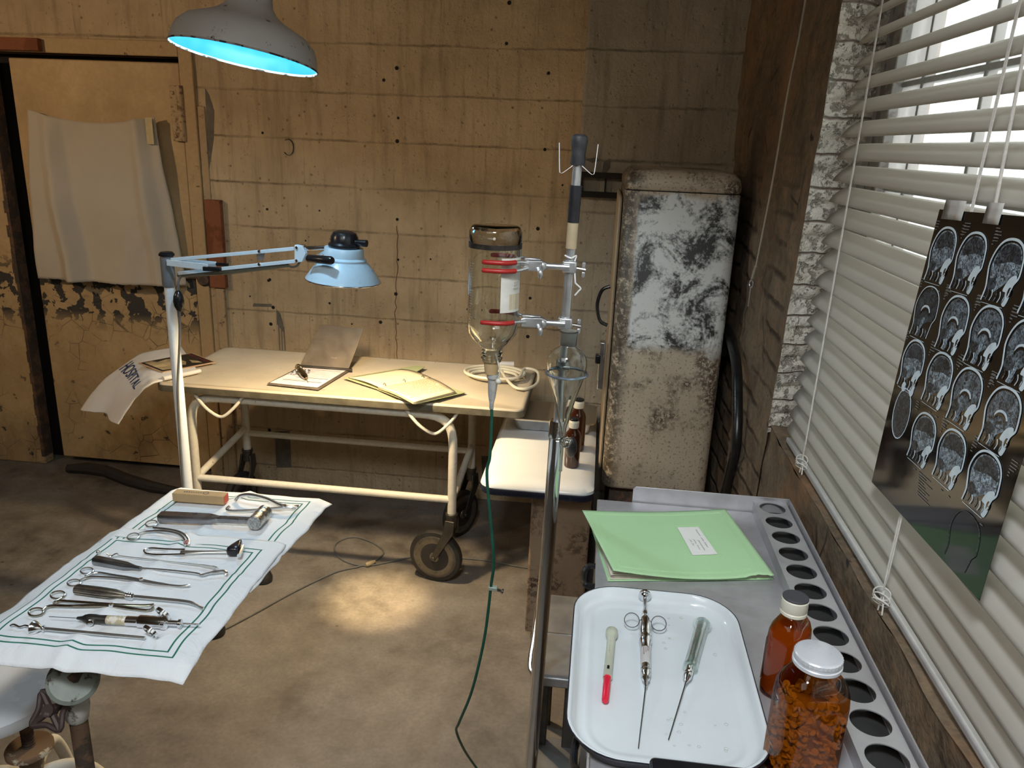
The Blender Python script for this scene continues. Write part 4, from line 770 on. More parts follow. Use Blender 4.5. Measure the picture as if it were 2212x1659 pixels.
# bottle
BX = (aty(1013, 640, IVY).x + aty(1124, 640, IVY).x) / 2 - .001; BR = .049; BY = IVY - .004; zt, zb = aty(1068, 485, IVY).z, aty(1063, 778, IVY).z
bt = thing('infusion_bottle', 'large upside down clear glass bottle clamped to the infusion stand', 'bottle', (BX, BY, zb))
Hh = zt - zb
op = [(.019, 0), (.0195, .004), (.021, .006), (.0195, .009), (.021, .012), (.0195, .015), (.021, .018), (.0195, .022), (.021, .026), (.024, .031), (.038, .044), (.046, .056), (BR, .072), (BR, Hh - .045), (BR - .002, Hh - .040), (BR - .002, Hh - .032), (BR, Hh - .028), (BR, Hh - .012), (BR - .004, Hh - .003), (BR - .010, Hh), (0, Hh - .001)]
ip = [(.0155, 0), (.0155, .028), (.034, .047), (.042, .058), (BR - .004, .074), (BR - .004, Hh - .02), (BR - .010, Hh - .010), (0, Hh - .009)]
MB().lathe(op[::-1] + ip, (BX, BY, zb), (0, 0, 1), 56, False, False).build('glass_body', M['glass'], bt, smooth=50)
def arcpatch(R, a0, a1, z0, z1, n=14): 
    return lambda u, v: V((BX + R * math.sin(math.radians(a0 + (a1 - a0) * u)), BY - R * math.cos(math.radians(a0 + (a1 - a0) * u)), zb + z0 + (z1 - z0) * v))
MB().grid(arcpatch(BR + .0006, 22, 82, Hh - .155, Hh - .055), 14, 4).build('paper_label', plain('bottle_label', (.72, .70, .63), .8, 0, .12, 25), bt)
m = MB(); fn = arcpatch(BR + .0012, 22, 82, Hh - .155, Hh - .055)
m.add([fn(.35, .05), fn(.65, .05), fn(.95, .05), fn(.95, .34), fn(.65, .34), fn(.35, .34)], [(0, 1, 4, 5), (1, 2, 3, 4)]); m.build('tan_stamp', plain('tan_stamp', (.62, .53, .36), .8), bt, smooth=0)
vs, fs = textmesh('237', 1); m = MB(); m.add([fn(.66 + p.x * .16, .52 + p.y * .11) for p in vs], fs); vs, fs = textmesh('MAW', 1); m.add([fn(.66 + p.x * .13, .43 + p.y * .07) for p in vs], fs)
for r in range(4): m.add([fn(.2, .93 - r * .03), fn(.8, .93 - r * .03), fn(.8, .935 - r * .03), fn(.2, .935 - r * .03)], [(0, 1, 2, 3)])
m.build('label_print', plain('faded_print', (.42, .42, .38), .8), bt, smooth=0)
m = MB(); fn = arcpatch(BR + .0004, -75, -25, .06, Hh - .06)
for i in range(26): w_ = .5 if i % 5 == 0 else .25; z = .04 + i * .036; m.add([fn(.35, z), fn(.35 + w_ * .6, z), fn(.35 + w_ * .6, z + .004), fn(.35, z + .004)], [(0, 1, 2, 3)])
m.build('graduations', plain('etched_marks', (.55, .57, .52), .6), bt, smooth=0)
m = MB(); m.lathe([(BR - .0015, Hh - .041), (BR + .0006, Hh - .041), (BR + .0006, Hh - .032), (BR - .0015, Hh - .032)], (BX, BY, zb), (0, 0, 1), 48, False, False); m.build('black_band', plain('worn_black_band', (.035, .03, .026), .5, .3, .4, 60), bt)
MB().lathe([(.0125, -.026), (.0155, 0), (.0150, .012)], (BX, BY, zb), (0, 0, 1), 28).build('cork', M['cork'], bt)
dz = zb - .026
MB().lathe([(.0105, 0), (.0125, -.004), (.0125, -.008), (.0095, -.012), (.0095, -.022), (.0075, -.045), (.0042, -.062), (.0042, -.072)], (BX + .004, BY, dz), (.02, 0, 1), 24).build('drip_tip', plain('milky_plastic', (.72, .74, .75), .3, 0, .08, 60, Transmission_Weight=.55), bt)
MB().tube(spl([(BX + .008, BY - .012, zb + .018), (BX + .016, BY - .014, zb - .005), (BX + .018, BY - .014, zb - .022), (BX + .015, BY - .012, zb - .034)], 5), .0014, 6).ball((BX + .016, BY - .012, zb - .037), .006, 12).build('strap', M['ivory'], bt)
z0 = dz - .072; x0 = BX + .002
tp_ = [V((x0, BY, z0 + .008)), V((x0 + .002, BY, z0 - .02)), V((x0 + .001, BY, z0 - .10)), V((x0 - .003, BY - .004, 1.0)), aty(1066, 1200, 1.42), aty(1060, 1270, 1.42), aty(1046, 1380, 1.42), aty(1020, 1490, 1.43), aty(992, 1560, 1.46), atz(986, 1580, .30), atz(1003, 1620, .18), atz(1030, 1660, .05), atz(1060, 1700, .006)]
tb = thing('green_tube', 'thin dark green rubber tube hanging from the infusion bottle to the floor', 'tube', tp_[-1]); MB().tube(spl(tp_, 8), .0031, 10).build('tubing', M['green_rubber'], tb)
c = tp_[5]; rc = MB().box(c + V((.005, 0, 0)), (.018, .010, .008)); rc.build('pinch_clamp', plain('mint_clamp', (.45, .55, .47), .4, .3), tb, bevel=.001)
MB().cyl(c + V((.012, 0, -.003)), c + V((.026, 0, -.006)), .0035, n=10).lathe([(.0045, 0), (.0055, .001), (.0055, .004), (.0045, .005)], c + V((.022, 0, -.005)), (1, 0, -.2), 14).build('clamp_screw', M['chrome'], tb)
# clamps
def clamp(y_rod, lbl, up):
    zc = aty(1225, y_rod, IVY).z; pc_ = ivp(zc); t = thing('laboratory_clamp', lbl, 'clamp', pc_, 'red-tipped clamps on the infusion stand')
    MB().box(pc_ + V((.0, 0, 0)), (.026, .026, .022)).build('boss_head', M['alu'], t, bevel=.003)
    s = MB().cyl(pc_ + V((.012, -.004, -.002)), pc_ + V((.030, -.006, -.004)), .0035, n=10); s.build('boss_screw', M['chrome'], t)
    wg = MB()
    for k in (-1, 1): wg.loft([rr for rr in [[pc_ + V((.026 + a * .003, -.006 + dx, -.004 + k * (.004 + .011 * b))) for a, b, dx in ((-1, 0, -.004), (1, 0, -.004), (1, .8, -.005), (0, 1, -.003), (-1, .8, -.005))], [pc_ + V((.026 + a * .003, -.003 + dx, -.004 + k * (.004 + .011 * b))) for a, b, dx in ((-1, 0, .002), (1, 0, .002), (1, .8, .002), (0, 1, .002), (-1, .8, .002))]]])
    wg.build('wing_nut', M['alu'], t, bevel=.001)
    j = aty(1178, y_rod + 1, IVY); MB().cyl(pc_ + V((0, -.012, 0)), V((j.x, IVY - .012, zc)), .0058, n=16).build('rod', M['alu'], t)
    X1, X2 = j.x + .004, BX + BR + .002; yb = IVY - .012
    b = MB(); b.loft([[V((x, yb + dy * w, zc + dz_ * h)) for dy, dz_ in ((-1, -1), (1, -1), (1, 1), (-1, 1))] for x, w, h in ((X1, .006, .005), (X1 - .010, .008, .010), (X2 + .014, .009, .010), (X2 + .004, .014, .008))]); b.build('clamp_body', M['alu'], t, bevel=.002)
    b = MB(); b.loft([[V((x, yb + dy * w - .004, zc + dz_ * h + .012)) for dy, dz_ in ((-1, -.3), (1, -.3), (1, .3), (-1, .3))] for x, w, h in ((X1 - .012, .004, .004), (X2 + .026, .007, .006), (X2 + .006, .007, .007))]); b.build('lever', M['alu'], t, bevel=.001)
    c = V((X1 - .016, yb - .010, zc - .004)); b = MB().cyl(c, c + V((.004, -.016, -.004)), .003, n=10); b.ball(c + V((.006, -.018, -.008)), .0078, 12, (.6, .4, 1.1)); b.ball(c + V((.010, -.016, .006)), .0075, 12, (.6, .4, 1.1)); b.build('thumb_screw', M['alu'], t)
    for dz_ in ((.0075, -.0075) if up else (.003,)):
        for side in (-1, 1):
            pts = spl([V((X2 + .012, yb + side * .010, zc + dz_ * .6)), V((X2 - .002, BY + side * (BR - .018), zc + dz_)), V((X2 - .018, BY + side * (BR + .001), zc + dz_)), V((BX + .012, BY + side * (BR + .0065), zc + dz_)), V((BX - .016, BY + side * (BR + .004), zc + dz_))], 5)
            k = MB().tube(pts[:10], .0034, 10).build('prong', M['alu'], t); MB().tube(pts[7:], [.0044] * (len(pts) - 8) + [.003], 12).build('red_sleeve', M['red'], k)
    return t
clamp(575, 'upper aluminium clamp with red tipped prongs gripping the infusion bottle', True)
clamp(697, 'lower aluminium clamp with red tipped prongs gripping the infusion bottle', False)
# separating funnel
FY = 1.395; fpx = lambda x, y: aty(x, y, FY); fz = lambda y: fpx(1222, y).z; fx = lambda y: (1228 - (y - 730) * .085)
FX = fpx(1221, 850).x; FR = (fpx(1266, 780).x - fpx(1178, 780).x) / 2
sf = thing('separating_funnel', 'clear glass pear shaped separating funnel hanging in a ring on the infusion stand', 'funnel', (FX, FY, fz(1020)))
zr = fz(1010); pr = [(.0035, fz(1018)), (.0035, fz(990)), (.0035, fz(970)), (.006, fz(958)), (.006, fz(940)), (.0065, fz(925)), (.011, fz(900)), (.022, fz(855)), (FR * .9, fz(812)), (FR, fz(785)), (FR * .93, fz(768)), (FR * .68, fz(755)), (.016, fz(748)), (.0135, fz(742)), (.0145, fz(725)), (.0145, fz(717))]
ipr = [(max(r - .0018, .0012), z - (.001 if i < 9 else 0)) for i, (r, z) in enumerate(pr)]
MB().lathe(pr + ipr[::-1], (FX, FY, 0), (0, 0, 1), 48, False, False).build('glass_pear', M['glass'], sf, smooth=60)
MB().lathe([(.0150, fz(745)), (.0165, fz(722)), (.0172, fz(716)), (.0150, fz(714)), (.0125, fz(718)), (.0125, fz(745))], (FX, FY, 0), (0, 0, 1), 32, True, True).build('frosted_neck', M['frost'], sf)
c = V((FX, FY, fz(950))); MB().cyl(c + V((-.012, 0, 0)), c + V((.016, 0, 0)), .0055).build('stopcock', M['glass'], sf); m = MB(); m.torus(c + V((.006, -.012, 0)), (.3, 1, .1), .009, .0028, 24, 8); m.build('stopcock_handle', M['glass'], sf)
rs_ = thing('support_ring', 'blue grey metal support ring with arm holding the separating funnel', 'clamp', (FX, FY, fz(806)))
MB().torus((FX, FY, fz(806)), (0, 0, 1), FR + .001, .0028, 40, 10).build('ring', plain('blue_grey_metal', (.38, .45, .55), .25, .8), rs_)
zz_ = fz(806); pq = ivp(zz_); MB().tube([V((FX + .004, FY + FR, zz_)), V((pq.x + .006, IVY - .020, zz_)), V((pq.x + .006, IVY + .006, zz_))], .004, 10).build('ring_arm', M['alu'], rs_); MB().lathe([(.0145, -.008), (.0145, .008)], pq, ivd, 16).build('ring_collar', M['alu'], rs_)
# ================================================================== ENAMEL CABINET, PAN, BOTTLES
WZ = .62; WX0, WX1, WY0, WY1 = -.325, .036, 2.27, 3.08
ec = thing('enamel_cabinet', 'rusted low cabinet with a white enamel top beside the old refrigerator', 'cabinet', ((WX0 + WX1) / 2, 2.6, 0))
cxw, cyw = (WX0 + WX1) / 2, (WY0 + WY1) / 2; rw_ = lambda d, z, r: [V((min(p.x + cxw, WX1), p.y + cyw, z)) for p in rrect(WX1 - WX0 + d, WY1 - WY0 + d, r, 0, 7)]
def slope(z, d, k): return [V((p.x, p.y, z)) for p in rw_(d, z, .045)]
MB().loft([rw_(.0, WZ - .028, .05), rw_(.012, WZ - .022, .05), rw_(.008, WZ - .014, .05), rw_(-.03, WZ - .004, .05), rw_(-.11, WZ, .03)]).build('enamel_top', plain('cool_white_enamel', (.74, .77, .80), .2, 0, .04, 6), ec, smooth=50)
MB().loft([rw_(.004, WZ - .048, .05), rw_(.014, WZ - .044, .05), rw_(.014, WZ - .026, .05), rw_(.008, WZ - .022, .05)]).build('dark_edge', plain('blue_black_enamel', (.012, .015, .028), .25), ec, smooth=50)
def rustpanel(name, c, c2, k=.52):
    t = NT(name); v = t.co(); a = t.rng(t.noise(v, 3, 5), .3, .7); s = t.rng(t.noise(v, 55, 6, .8), k, k + .03); a2 = t.rng(t.noise(v, 7, 4), .40, .62)
    t.p(Base_Color=t.mix(t.m('MULTIPLY', s, a2), t.mix(a, c, tuple(q * .78 for q in c)), c2), Roughness=.6, Metallic=0.); t.bump(s, .3, .002); return t.mat
MB().boxab((-.165, WY0 + .07, .03), (WX1 - .004, WY1 - .02, WZ - .04)).build('body', rustpanel('rusty_panel', (.33, .24, .16), (.07, .04, .025), .5), ec, bevel=.008)
pn = thing('steel_pan', 'lidded stainless steel pan at the back of the white enamel top', 'pan', (-.13, 2.86, WZ))
PX0, PX1, PY0, PY1 = -.292, .030, 2.73, 2.955; pcx, pcy = (PX0 + PX1) / 2, (PY0 + PY1) / 2; rp = lambda d, z, r=.03: [p + V((pcx, pcy, 0)) for p in rrect(PX1 - PX0 + d, PY1 - PY0 + d, r, z, 5)]
MB().loft([rp(-.06, WZ), rp(-.045, WZ + .004), rp(-.015, WZ + .045), rp(-.01, WZ + .046), rp(.0, WZ + .046), rp(.0, WZ + .049)]).build('pan_body', M['steel'], pn, smooth=40)
MB().loft([rp(.004, WZ + .0495), rp(.004, WZ + .053), rp(-.004, WZ + .054), rp(-.03, WZ + .054, .02)]).build('lid', plain('brown_steel_lid', (.40, .36, .31), .33, .85, .06), pn, smooth=40)
m = MB(); m.lathe([(.010, 0), (.012, .003), (.006, .008), (0, .009)], (PX0 + .028, pcy - .03, WZ + .054), (0, 0, 1), 20); m.build('lid_knob', M['chrome'], pn)
def thin_amber(n, c): return thinglass(n, c, .02, .05, .2)
M['amber'] = thin_amber('amber_glass', (.56, .29, .07)); M['amberdark'] = plain('dark_amber_contents', (.10, .022, .006), .3)
def dropper(x, y, h, r, lbl, bulb):
    t = thing('brown_bottle', lbl, 'bottle', (x, y, WZ), 'brown bottles on the white enamel top'); o_ = (x, y, WZ)
    hs = h * .70
    MB().lathe([(0, .001), (r * .9, .001), (r, .006), (r, hs * .82), (r * .9, hs * .9), (r * .55, hs), (r * .55, hs + .010), (0, hs + .010)], o_, (0, 0, 1), 32).build('glass_body', plain('brown_glass', (.045, .012, .005), .06, 0, .2, 5, Coat_Weight=.5), t, smooth=50)
    MB().lathe([(r * .62, 0), (r * .66, .002), (r * .66, .020), (r * .60, .022), (r * .60, .026)], (x, y, WZ + hs + .006), (0, 0, 1), 28).build('ivory_collar', M['ivory'], t)
    MB().lathe([(r * .60, 0), (r * .60, .004), (r * .54, .006), (0, .006)], (x, y, WZ + hs + .032), (0, 0, 1), 28).build('black_lid', M['black'], t)
    return t
b1 = atz(1236, 1012, WZ); b2 = atz(1246, 975, WZ)
dropper(b2.x - .004, b2.y + .02, .215, .029, 'taller brown glass bottle behind the other one on the white enamel top', False)
dropper(b1.x - .004, b1.y + .02, .19, .026, 'shorter brown glass bottle at the front of the white enamel top', True)
c = aty(1234, 966, b1.y - .045); bb = MB().ball(c, .028, 24, (.68, .55, 1.3)); bbo = bb.build('oval_rubber_bulb', plain('grey_black_bulb', (.05, .05, .058), .3, 0, .3, 30)); tag(bbo, 'grey black oval rubber bulb in front of the brown bottles', 'rubber bulb')
# small tongue so the bulb stands on the enamel top
bbo.name = 'rubber_bulb'
# ================================================================== REFRIGERATOR
RX0, RX1, RY0, RY1, RZ0, RZ1 = .062, .418, 2.50, 3.06, .525, 1.590
fg = thing('refrigerator', 'tall old white refrigerator with rounded corners, scuffed black above and rusty below', 'refrigerator', ((RX0 + RX1) / 2, 2.8, 0))
cxf, cyf = (RX0 + RX1) / 2, (RY0 + RY1) / 2
def rf(d, z, r=.04): return [p + V((cxf, cyf, 0)) for p in rrect(RX1 - RX0 + d, RY1 - RY0 + d, r, z, 7)]
def fridge_mat(top):
    t = NT('scuffed_fridge_enamel' if not top else 'fridge_top_enamel'); v = t.co(); x = t.xyz(v)
    sc = t.noise(t.map(v, (1, 1, 1)), 7, 9, .78, .5); sm = t.noise(v, 90, 5, .8); scf = t.m('ADD', t.m('MULTIPLY', sc, .72), t.m('MULTIPLY', sm, .28))
    zed = t.m('ADD', x[2], t.m('MULTIPLY', t.m('SUBTRACT', t.noise(v, 9, 4), .5), .10)); upm = t.rng(zed, 1.015, 1.05)
    xs = t.m('ADD', x[0], t.m('MULTIPLY', t.m('SUBTRACT', t.noise(v, 12, 4), .5), .03)); upm = t.m('MULTIPLY', upm, t.rng(xs, -.135, -.125)); upm = t.m('MULTIPLY', upm, t.rng(zed, 1.50, 1.515, 1, 0))
    upc = t.mix(t.rng(scf, .465, .555), (.74, .75, .72), (.035, .035, .033))
    rs2 = t.m('MULTIPLY', t.rng(t.noise(v, 70, 5, .85), .45, .50), t.rng(t.noise(v, 5.5, 4, .6), .50, .60)); rs3 = t.m('MULTIPLY', t.rng(t.noise(v, 120, 3), .58, .62), .7)
    lo = t.mix(t.rng(t.noise(v, 4, 4), .3, .7), (.60, .51, .385), (.48, .39, .28)); lo = t.mix(rs3, lo, (.16, .10, .06)); lo = t.mix(t.m('MULTIPLY', rs2, .9), lo, (.075, .045, .028))
    eg = t.m('MULTIPLY', t.rng(xs, -.115, -.15), t.rng(t.noise(v, 40, 6, .8), .40, .5)); lo = t.mix(t.m('MULTIPLY', eg, .85), lo, (.05, .038, .028))
    col = t.mix(upm, lo, upc)
    t.p(Base_Color=col, Roughness=.5); t.bump(scf, .15, .003); return t.mat
fm = fridge_mat(0); SE = 1.527
MB().loft([rf(-.02, RZ0, .035), rf(-.004, RZ0 + .004), rf(0, RZ0 + .012), rf(0, SE - .006), rf(-.006, SE - .002)], True, True).build('cabinet_body', fm, fg, smooth=50)
MB().loft([rf(-.008, SE - .003), rf(-.008, SE + .002)]).build('lid_seam', M['slot'], fg)
MB().loft([rf(-.006, SE + .001), rf(0, SE + .005), rf(.002, SE + .022), rf(-.008, SE + .042, .045), rf(-.035, SE + .057, .045), rf(-.08, SE + .063, .04), rf(-.14, SE + .064, .03)]).build('domed_top', fm, fg, smooth=60)
MB().boxab((RX0 + .03, RY0 + .03, 0), (RX1 - .012, RY1 - .03, RZ0 + .01)).build('base_plinth', M['rust'], fg, bevel=.004)
MB().loft([[V((RX0 - .014 if k else RX0 - .003, p.x + cyf, p.y + 1.035)) for p in rrect(.46, .94, .03, 0, 5)] for k in (0, 1)]).build('door', rustpanel('fridge_door_enamel', (.44, .34, .22), (.10, .06, .035), .6), fg, bevel=.006)
yh = RY0 + .06
def dx_(x, y): return aty(x, y, yh)
MB().tube(spl([V((RX0 - .02, yh, 1.215)), V((RX0 - .046, yh, 1.20)), V((RX0 - .058, yh, 1.15)), V((RX0 - .046, yh, 1.10)), V((RX0 - .02, yh, 1.085))], 6), .006, 10).build('door_handle', M['black'], fg)
MB().boxab((RX0 - .040, yh - .018, .865), (RX0 - .02, yh + .02, 1.03)).build('latch_plate', M['steel'], fg, bevel=.004)
MB().boxab((RX0 - .052, yh - .022, .955), (RX0 - .034, yh + .012, .985)).build('latch_button', M['black'], fg, bevel=.004)
hp = MB().tube(spl([V((.44, 2.62, 1.0)), atx(1563, 700, .44), atx(1588, 770, .44), atx(1593, 860, .44), atx(1590, 960, .44), atx(1575, 1030, .44), V((.44, 2.38, .40)), V((.44, 2.40, .02))], 6), .016, 14).build('black_hose', plain('glossy_black_hose', (.012, .012, .012), .3)); tag(hp, 'thick black hose running down between the refrigerator and the window wall', 'hose')
br = thing('iron_bracket', 'dark iron wall bracket of two bars left of the refrigerator top', 'bracket', (-.01, 3.1, 1.5))
for y_ in (379, 421): p = aty(1300, y_, 3.12); MB().boxab((-.102, 3.108, p.z - .011), (.13, 3.134, p.z + .011)).build('bar', M['slot'], br, bevel=.002)
MB().boxab((-.098, 3.112, aty(1300, 421, 3.12).z), (-.085, 3.138, aty(1300, 379, 3.12).z)).boxab((.0, 3.125, aty(1300, 421, 3.12).z), (.004, 3.138, aty(1300, 379, 3.12).z)).build('upright', M['slot'], br, smooth=0)
# peeled paint on the pier
pm = MB()
for poly in ([(1300, 372), (1304, 350), (1318, 342), (1318, 362), (1308, 374)], [(1265, 345), (1285, 340), (1296, 346), (1280, 352)]): pm.prism([aty(x, y, 3.139) for x, y in poly], (0, -.001, 0))
pmo = pm.build('paint_scars', gpm, bpy.data.objects['wall_pier'], smooth=0)
# pull cord
pcd = thing('pull_cord', 'white cord with a small metal hook hanging on the dark wall left of the window', 'cord', atx(1625, 590, .44))
pts = [V((.455, 2.02, 2.9))] + [atx(x, y, .445) for x, y in ((1740, 0), (1722, 100), (1700, 210), (1672, 375), (1650, 490), (1633, 575))]
MB().tube(spl(pts, 6), .0026, 8).build('cord', plain('dirty_cord', (.50, .44, .35), .9), pcd)
e0 = atx(1633, 575, .445); e1 = atx(1624, 610, .445); MB().tube([e0, e1 + V((0, 0, .012))], .0042, 8).build('splice', plain('cord_splice', (.45, .40, .32), .8), pcd)
MB().torus(e1 + V((0, 0, -.004)), (1, .3, 0), .0105, .0028, 22, 8).tube([e1 + V((0, 0, -.014)), atx(1617, 662, .445)], .003, 8).build('eye_hook', M['steel'], pcd)
# ================================================================== STEEL TABLE
SZ = .90; SX0, SX1, SY0, SY1 = .034, .447, .42, 1.605
def steel_mat():
    t = NT('scratched_steel'); v = t.co(); a = t.noise(t.map(v, (1, 14, 1)), 9, 6, .7); b = t.noise(v, 6, 6, .7); c = t.noise(v, 90, 4)
    t.p(Base_Color=t.mix(t.rng(b, .35, .65), (.46, .45, .47), (.62, .61, .63)), Metallic=.55, Roughness=t.rng(t.m('ADD', t.m('MULTIPLY', a, .5), t.m('MULTIPLY', b, .5)), .35, .65, .32, .52)); t.bump(t.m('ADD', a, c), .06, .001); return t.mat
M['stt'] = steel_mat()
stb = thing('steel_table', 'long stainless steel work table with raised back rim under the window', 'table', (.24, 1.0, 0))
MB().boxab((SX0, SY0, SZ - .03), (SX1, SY1, SZ)).build('table_top', M['stt'], stb, bevel=.002)
MB().boxab((SX1 - .002, SY0, SZ), (SX1 + .001, SY1, SZ + .036)).build('side_rim', M['stt'], stb, bevel=.0008)
cx0 = atz(1368, 1047, SZ + .035).x
MB().prism([V((cx0 + .006, SY1 + .004, SZ + .036)), V((cx0, SY1 + .004, SZ + .030)), V((cx0, SY1 + .004, SZ - .01)), V((SX1, SY1 + .004, SZ - .01)), V((SX1, SY1 + .004, SZ + .036))], (0, .002, 0)).build('back_rim', M['stt'], stb, bevel=.0006)
for x in (SX0 + .02, SX1 - .02):
    for y in (SY0 + .02, SY1 - .03): MB().boxab((x - .016, y - .016, 0), (x + .016, y + .016, SZ - .03)).build('leg', M['steel'], stb, bevel=.003)
MB().boxab((SX0 + .02, SY0 + .02, .22), (SX1 - .01, SY1 - .03, .235)).build('lower_shelf', M['steel'], stb, bevel=.002)
for y_ in (1.285, .842):
    MB().tube(spl([V((SX0, y_ + .036, SZ - .006)), V((SX0 - .014, y_ + .034, SZ - .006)), V((SX0 - .020, y_ + .016, SZ - .012)), V((SX0 - .020, y_ - .016, SZ - .012)), V((SX0 - .014, y_ - .034, SZ - .006)), V((SX0, y_ - .036, SZ - .006))], 5), .0055, 10).build('side_handle', M['black'], stb)
# hole rack
rk = thing('tube_rack', 'long narrow steel rack with a row of round holes beside the window wall', 'rack', (.407, 1.0, SZ))
QX0, QX1, QZ, HR = .371, .441, SZ + .026, .0268; hp_ = .0655; hy0 = 1.578; nh = 19
tpm = MB(); NSEG = 32
def ring_cell(cy):
    hw_, hh = (QX1 - QX0) / 2, hp_ / 2; cxr = (QX0 + QX1) / 2; inn, out = [], []
    for k in range(NSEG):
        q = 2 * math.pi * k / NSEG; c_, s_ = math.cos(q), math.sin(q); inn.append((cxr + HR * c_, cy + HR * s_)); sc = min(hw_ / max(abs(c_), 1e-6), hh / max(abs(s_), 1e-6)); out.append((cxr + c_ * sc, cy + s_ * sc))
    for ex_ in (-1, 1):
        for ey_ in (-1, 1):
            kk = min(range(NSEG), key=lambda k: abs(math.atan2(math.sin(2 * math.pi * k / NSEG - math.atan2(ey_ * hh, ex_ * hw_)), math.cos(2 * math.pi * k / NSEG - math.atan2(ey_ * hh, ex_ * hw_))))); out[kk] = (cxr + ex_ * hw_, cy + ey_ * hh)
    for (a0, a1) in ((QZ, QZ),):
        b = tpm.add([V((x, y, QZ)) for x, y in inn] + [V((x, y, QZ)) for x, y in out] + [V((x, y, QZ - .0018)) for x, y in inn], [])
        for k in range(NSEG):
            j = (k + 1) % NSEG; tpm.f.append([b + k, b + j, b + NSEG + j, b + NSEG + k]); tpm.m.append(0); tpm.f.append([b + k, b + 2 * NSEG + k, b + 2 * NSEG + j, b + j]); tpm.m.append(0)
for i in range(nh): ring_cell(hy0 - i * hp_ + .0)
ye, yn = hy0 + hp_ / 2, hy0 - (nh - .5) * hp_
tpm.add([V((QX0, ye - .0, QZ)), V((QX0, ye, SZ + .001)), V((QX0, yn, SZ + .001)), V((QX0, yn, QZ))], [(0, 1, 2, 3)]); tpm.add([V((QX1, ye, QZ)), V((QX1, ye, SZ + .001)), V((QX1, yn, SZ + .001)), V((QX1, yn, QZ))], [(0, 1, 2, 3)])
tpm.add([V((QX0, ye, QZ)), V((QX1, ye, QZ)), V((QX1, ye, SZ + .001)), V((QX0, ye, SZ + .001))], [(0, 1, 2, 3)])
tpm.build('perforated_top', M['stt'], rk, smooth=30)
MB().boxab((QX0 + .002, yn, SZ + .0005), (QX1 - .002, ye - .002, SZ + .0015)).build('rack_floor', plain('dark_rack_floor', (.03, .03, .028), .8), rk, smooth=0)
# step stool
ss = thing('step_stool', 'grey steel step stool standing on the floor between the infusion stand and the table', 'stool', (-.03, 1.7, 0))
ZS = .42; a = atz(1182, 1282, ZS); b = atz(1166, 1462, ZS); SL, SR, SF, SB = -.081, .026, b.y, a.y
MB().boxab((SL, SF, ZS - .028), (SR, SB, ZS)).build('upper_step', plain('worn_grey_steel', (.34, .34, .345), .42, .6, .25, 9), ss, bevel=.006, segs=3)
MB().boxab((SL + .004, SF + .18, ZS - .001), (SR - .004, SF + .184, ZS + .0012)).build('step_ridge', M['steel'], ss)
MB().boxab((SL, SF - .115, .185), (SR, SF + .05, .205)).build('lower_step', plain('dark_grey_steel', (.20, .20, .20), .45, .6, .25, 9), ss, bevel=.005, segs=3)
for x in (SL + .018, SR - .018):
    for y, zt_ in ((SF + .03, ZS - .02), (SB - .03, ZS - .02), (SF - .095, .19)): MB().boxab((x - .016, y - .012, 0), (x + .016, y + .012, zt_)).build('leg', M['darkmetal'], ss, bevel=.003)
MB().tube(spl([V((SL - .002, SF + .30, ZS + .30)), V((SL - .010, SF + .10, ZS + .10)), V((SL - .016, SF + .02, ZS + .02)), V((SL - .004, SF - .0, ZS - .02)), V((SL - .004, SF - .06, .20)), V((SL - .004, SF - .10, .02))], 5), .007, 10).build('side_rail', M['steel'], ss)
# green folder
F00, F10, F11, F01 = atz(1325, 1232, SZ + .028), atz(1672, 1242, SZ + .014), atz(1567, 1099, SZ + .020), atz(1258, 1102, SZ + .046)
gf = thing('green_folder', 'thick pale green paper folder with a white label on the steel table', 'folder', (.2, 1.4, SZ))
gm_ = NT('pale_green_leatherette'); v_ = gm_.co(); n_ = gm_.noise(v_, 330, 4, .7); gm_.p(Base_Color=gm_.mix(gm_.noise(v_, 7, 4), (.42, .66, .36), (.47, .72, .42)), Roughness=.6); gm_.bump(n_, .35, .001)
B00, B10 = atz(1313, 1256, SZ + .0015), atz(1670, 1252, SZ + .0015); B11, B01 = V((F11.x - .002, F11.y + .002, SZ + .0015)), V((F01.x + .022, F01.y + .004, SZ + .0015))
def bil(a, b, c, d): return lambda u, v: a.lerp(b, u).lerp(d.lerp(c, u), v)
def cov(u, v):
    p = bil(F00, F10, F11, F01)(u, v); s = (1 - u)
    p.z += -.010 * math.sin(math.pi * u) * (1 - .5 * v) + .0045 * math.exp(-((u - .9) / .07) ** 2) * (1 - v); p.y += -.004 * math.sin(math.pi * u) * (1 - v) - .010 * max(0, u - .9) * 5 * (1 - v) * .4
    if v < .06 and u > .8: p.y += .0015 * math.sin(u * 120)
    return p
MB().grid(cov, 50, 30).build('front_cover', gm_.mat, gf, solid=.0014, smooth=180)
MB().grid(bil(B00, B10, B11, B01), 10, 10).build('back_cover', gm_.mat, gf, solid=.0012, off=1)
pgm = plain('page_edges', (.62, .57, .47), .9, 0, .1, 40)
for i in range(6):
    k = i / 6.
    def pgf(u, v, k=k):
        p = bil(B00, B10, B11, B01)(u, v); q = cov(u, v); ins = .004 + .003 * ((i * 7) % 3); p = V((p.x + ins * (1 - 2 * u), p.y + ins * (1 - v), p.z)); h = SZ + .003 + min(.0115, max(.004, q.z - SZ - .006)) * (k + .05); return V((p.x, p.y, h + .005 * k * (1 - u) ** 2))
    MB().grid(pgf, 16, 8).build('page_bundle', pgm, gf, solid=.0013, off=1)
lq = [(.585, .25), (.585, .85), (.77, .85), (.77, .25)]
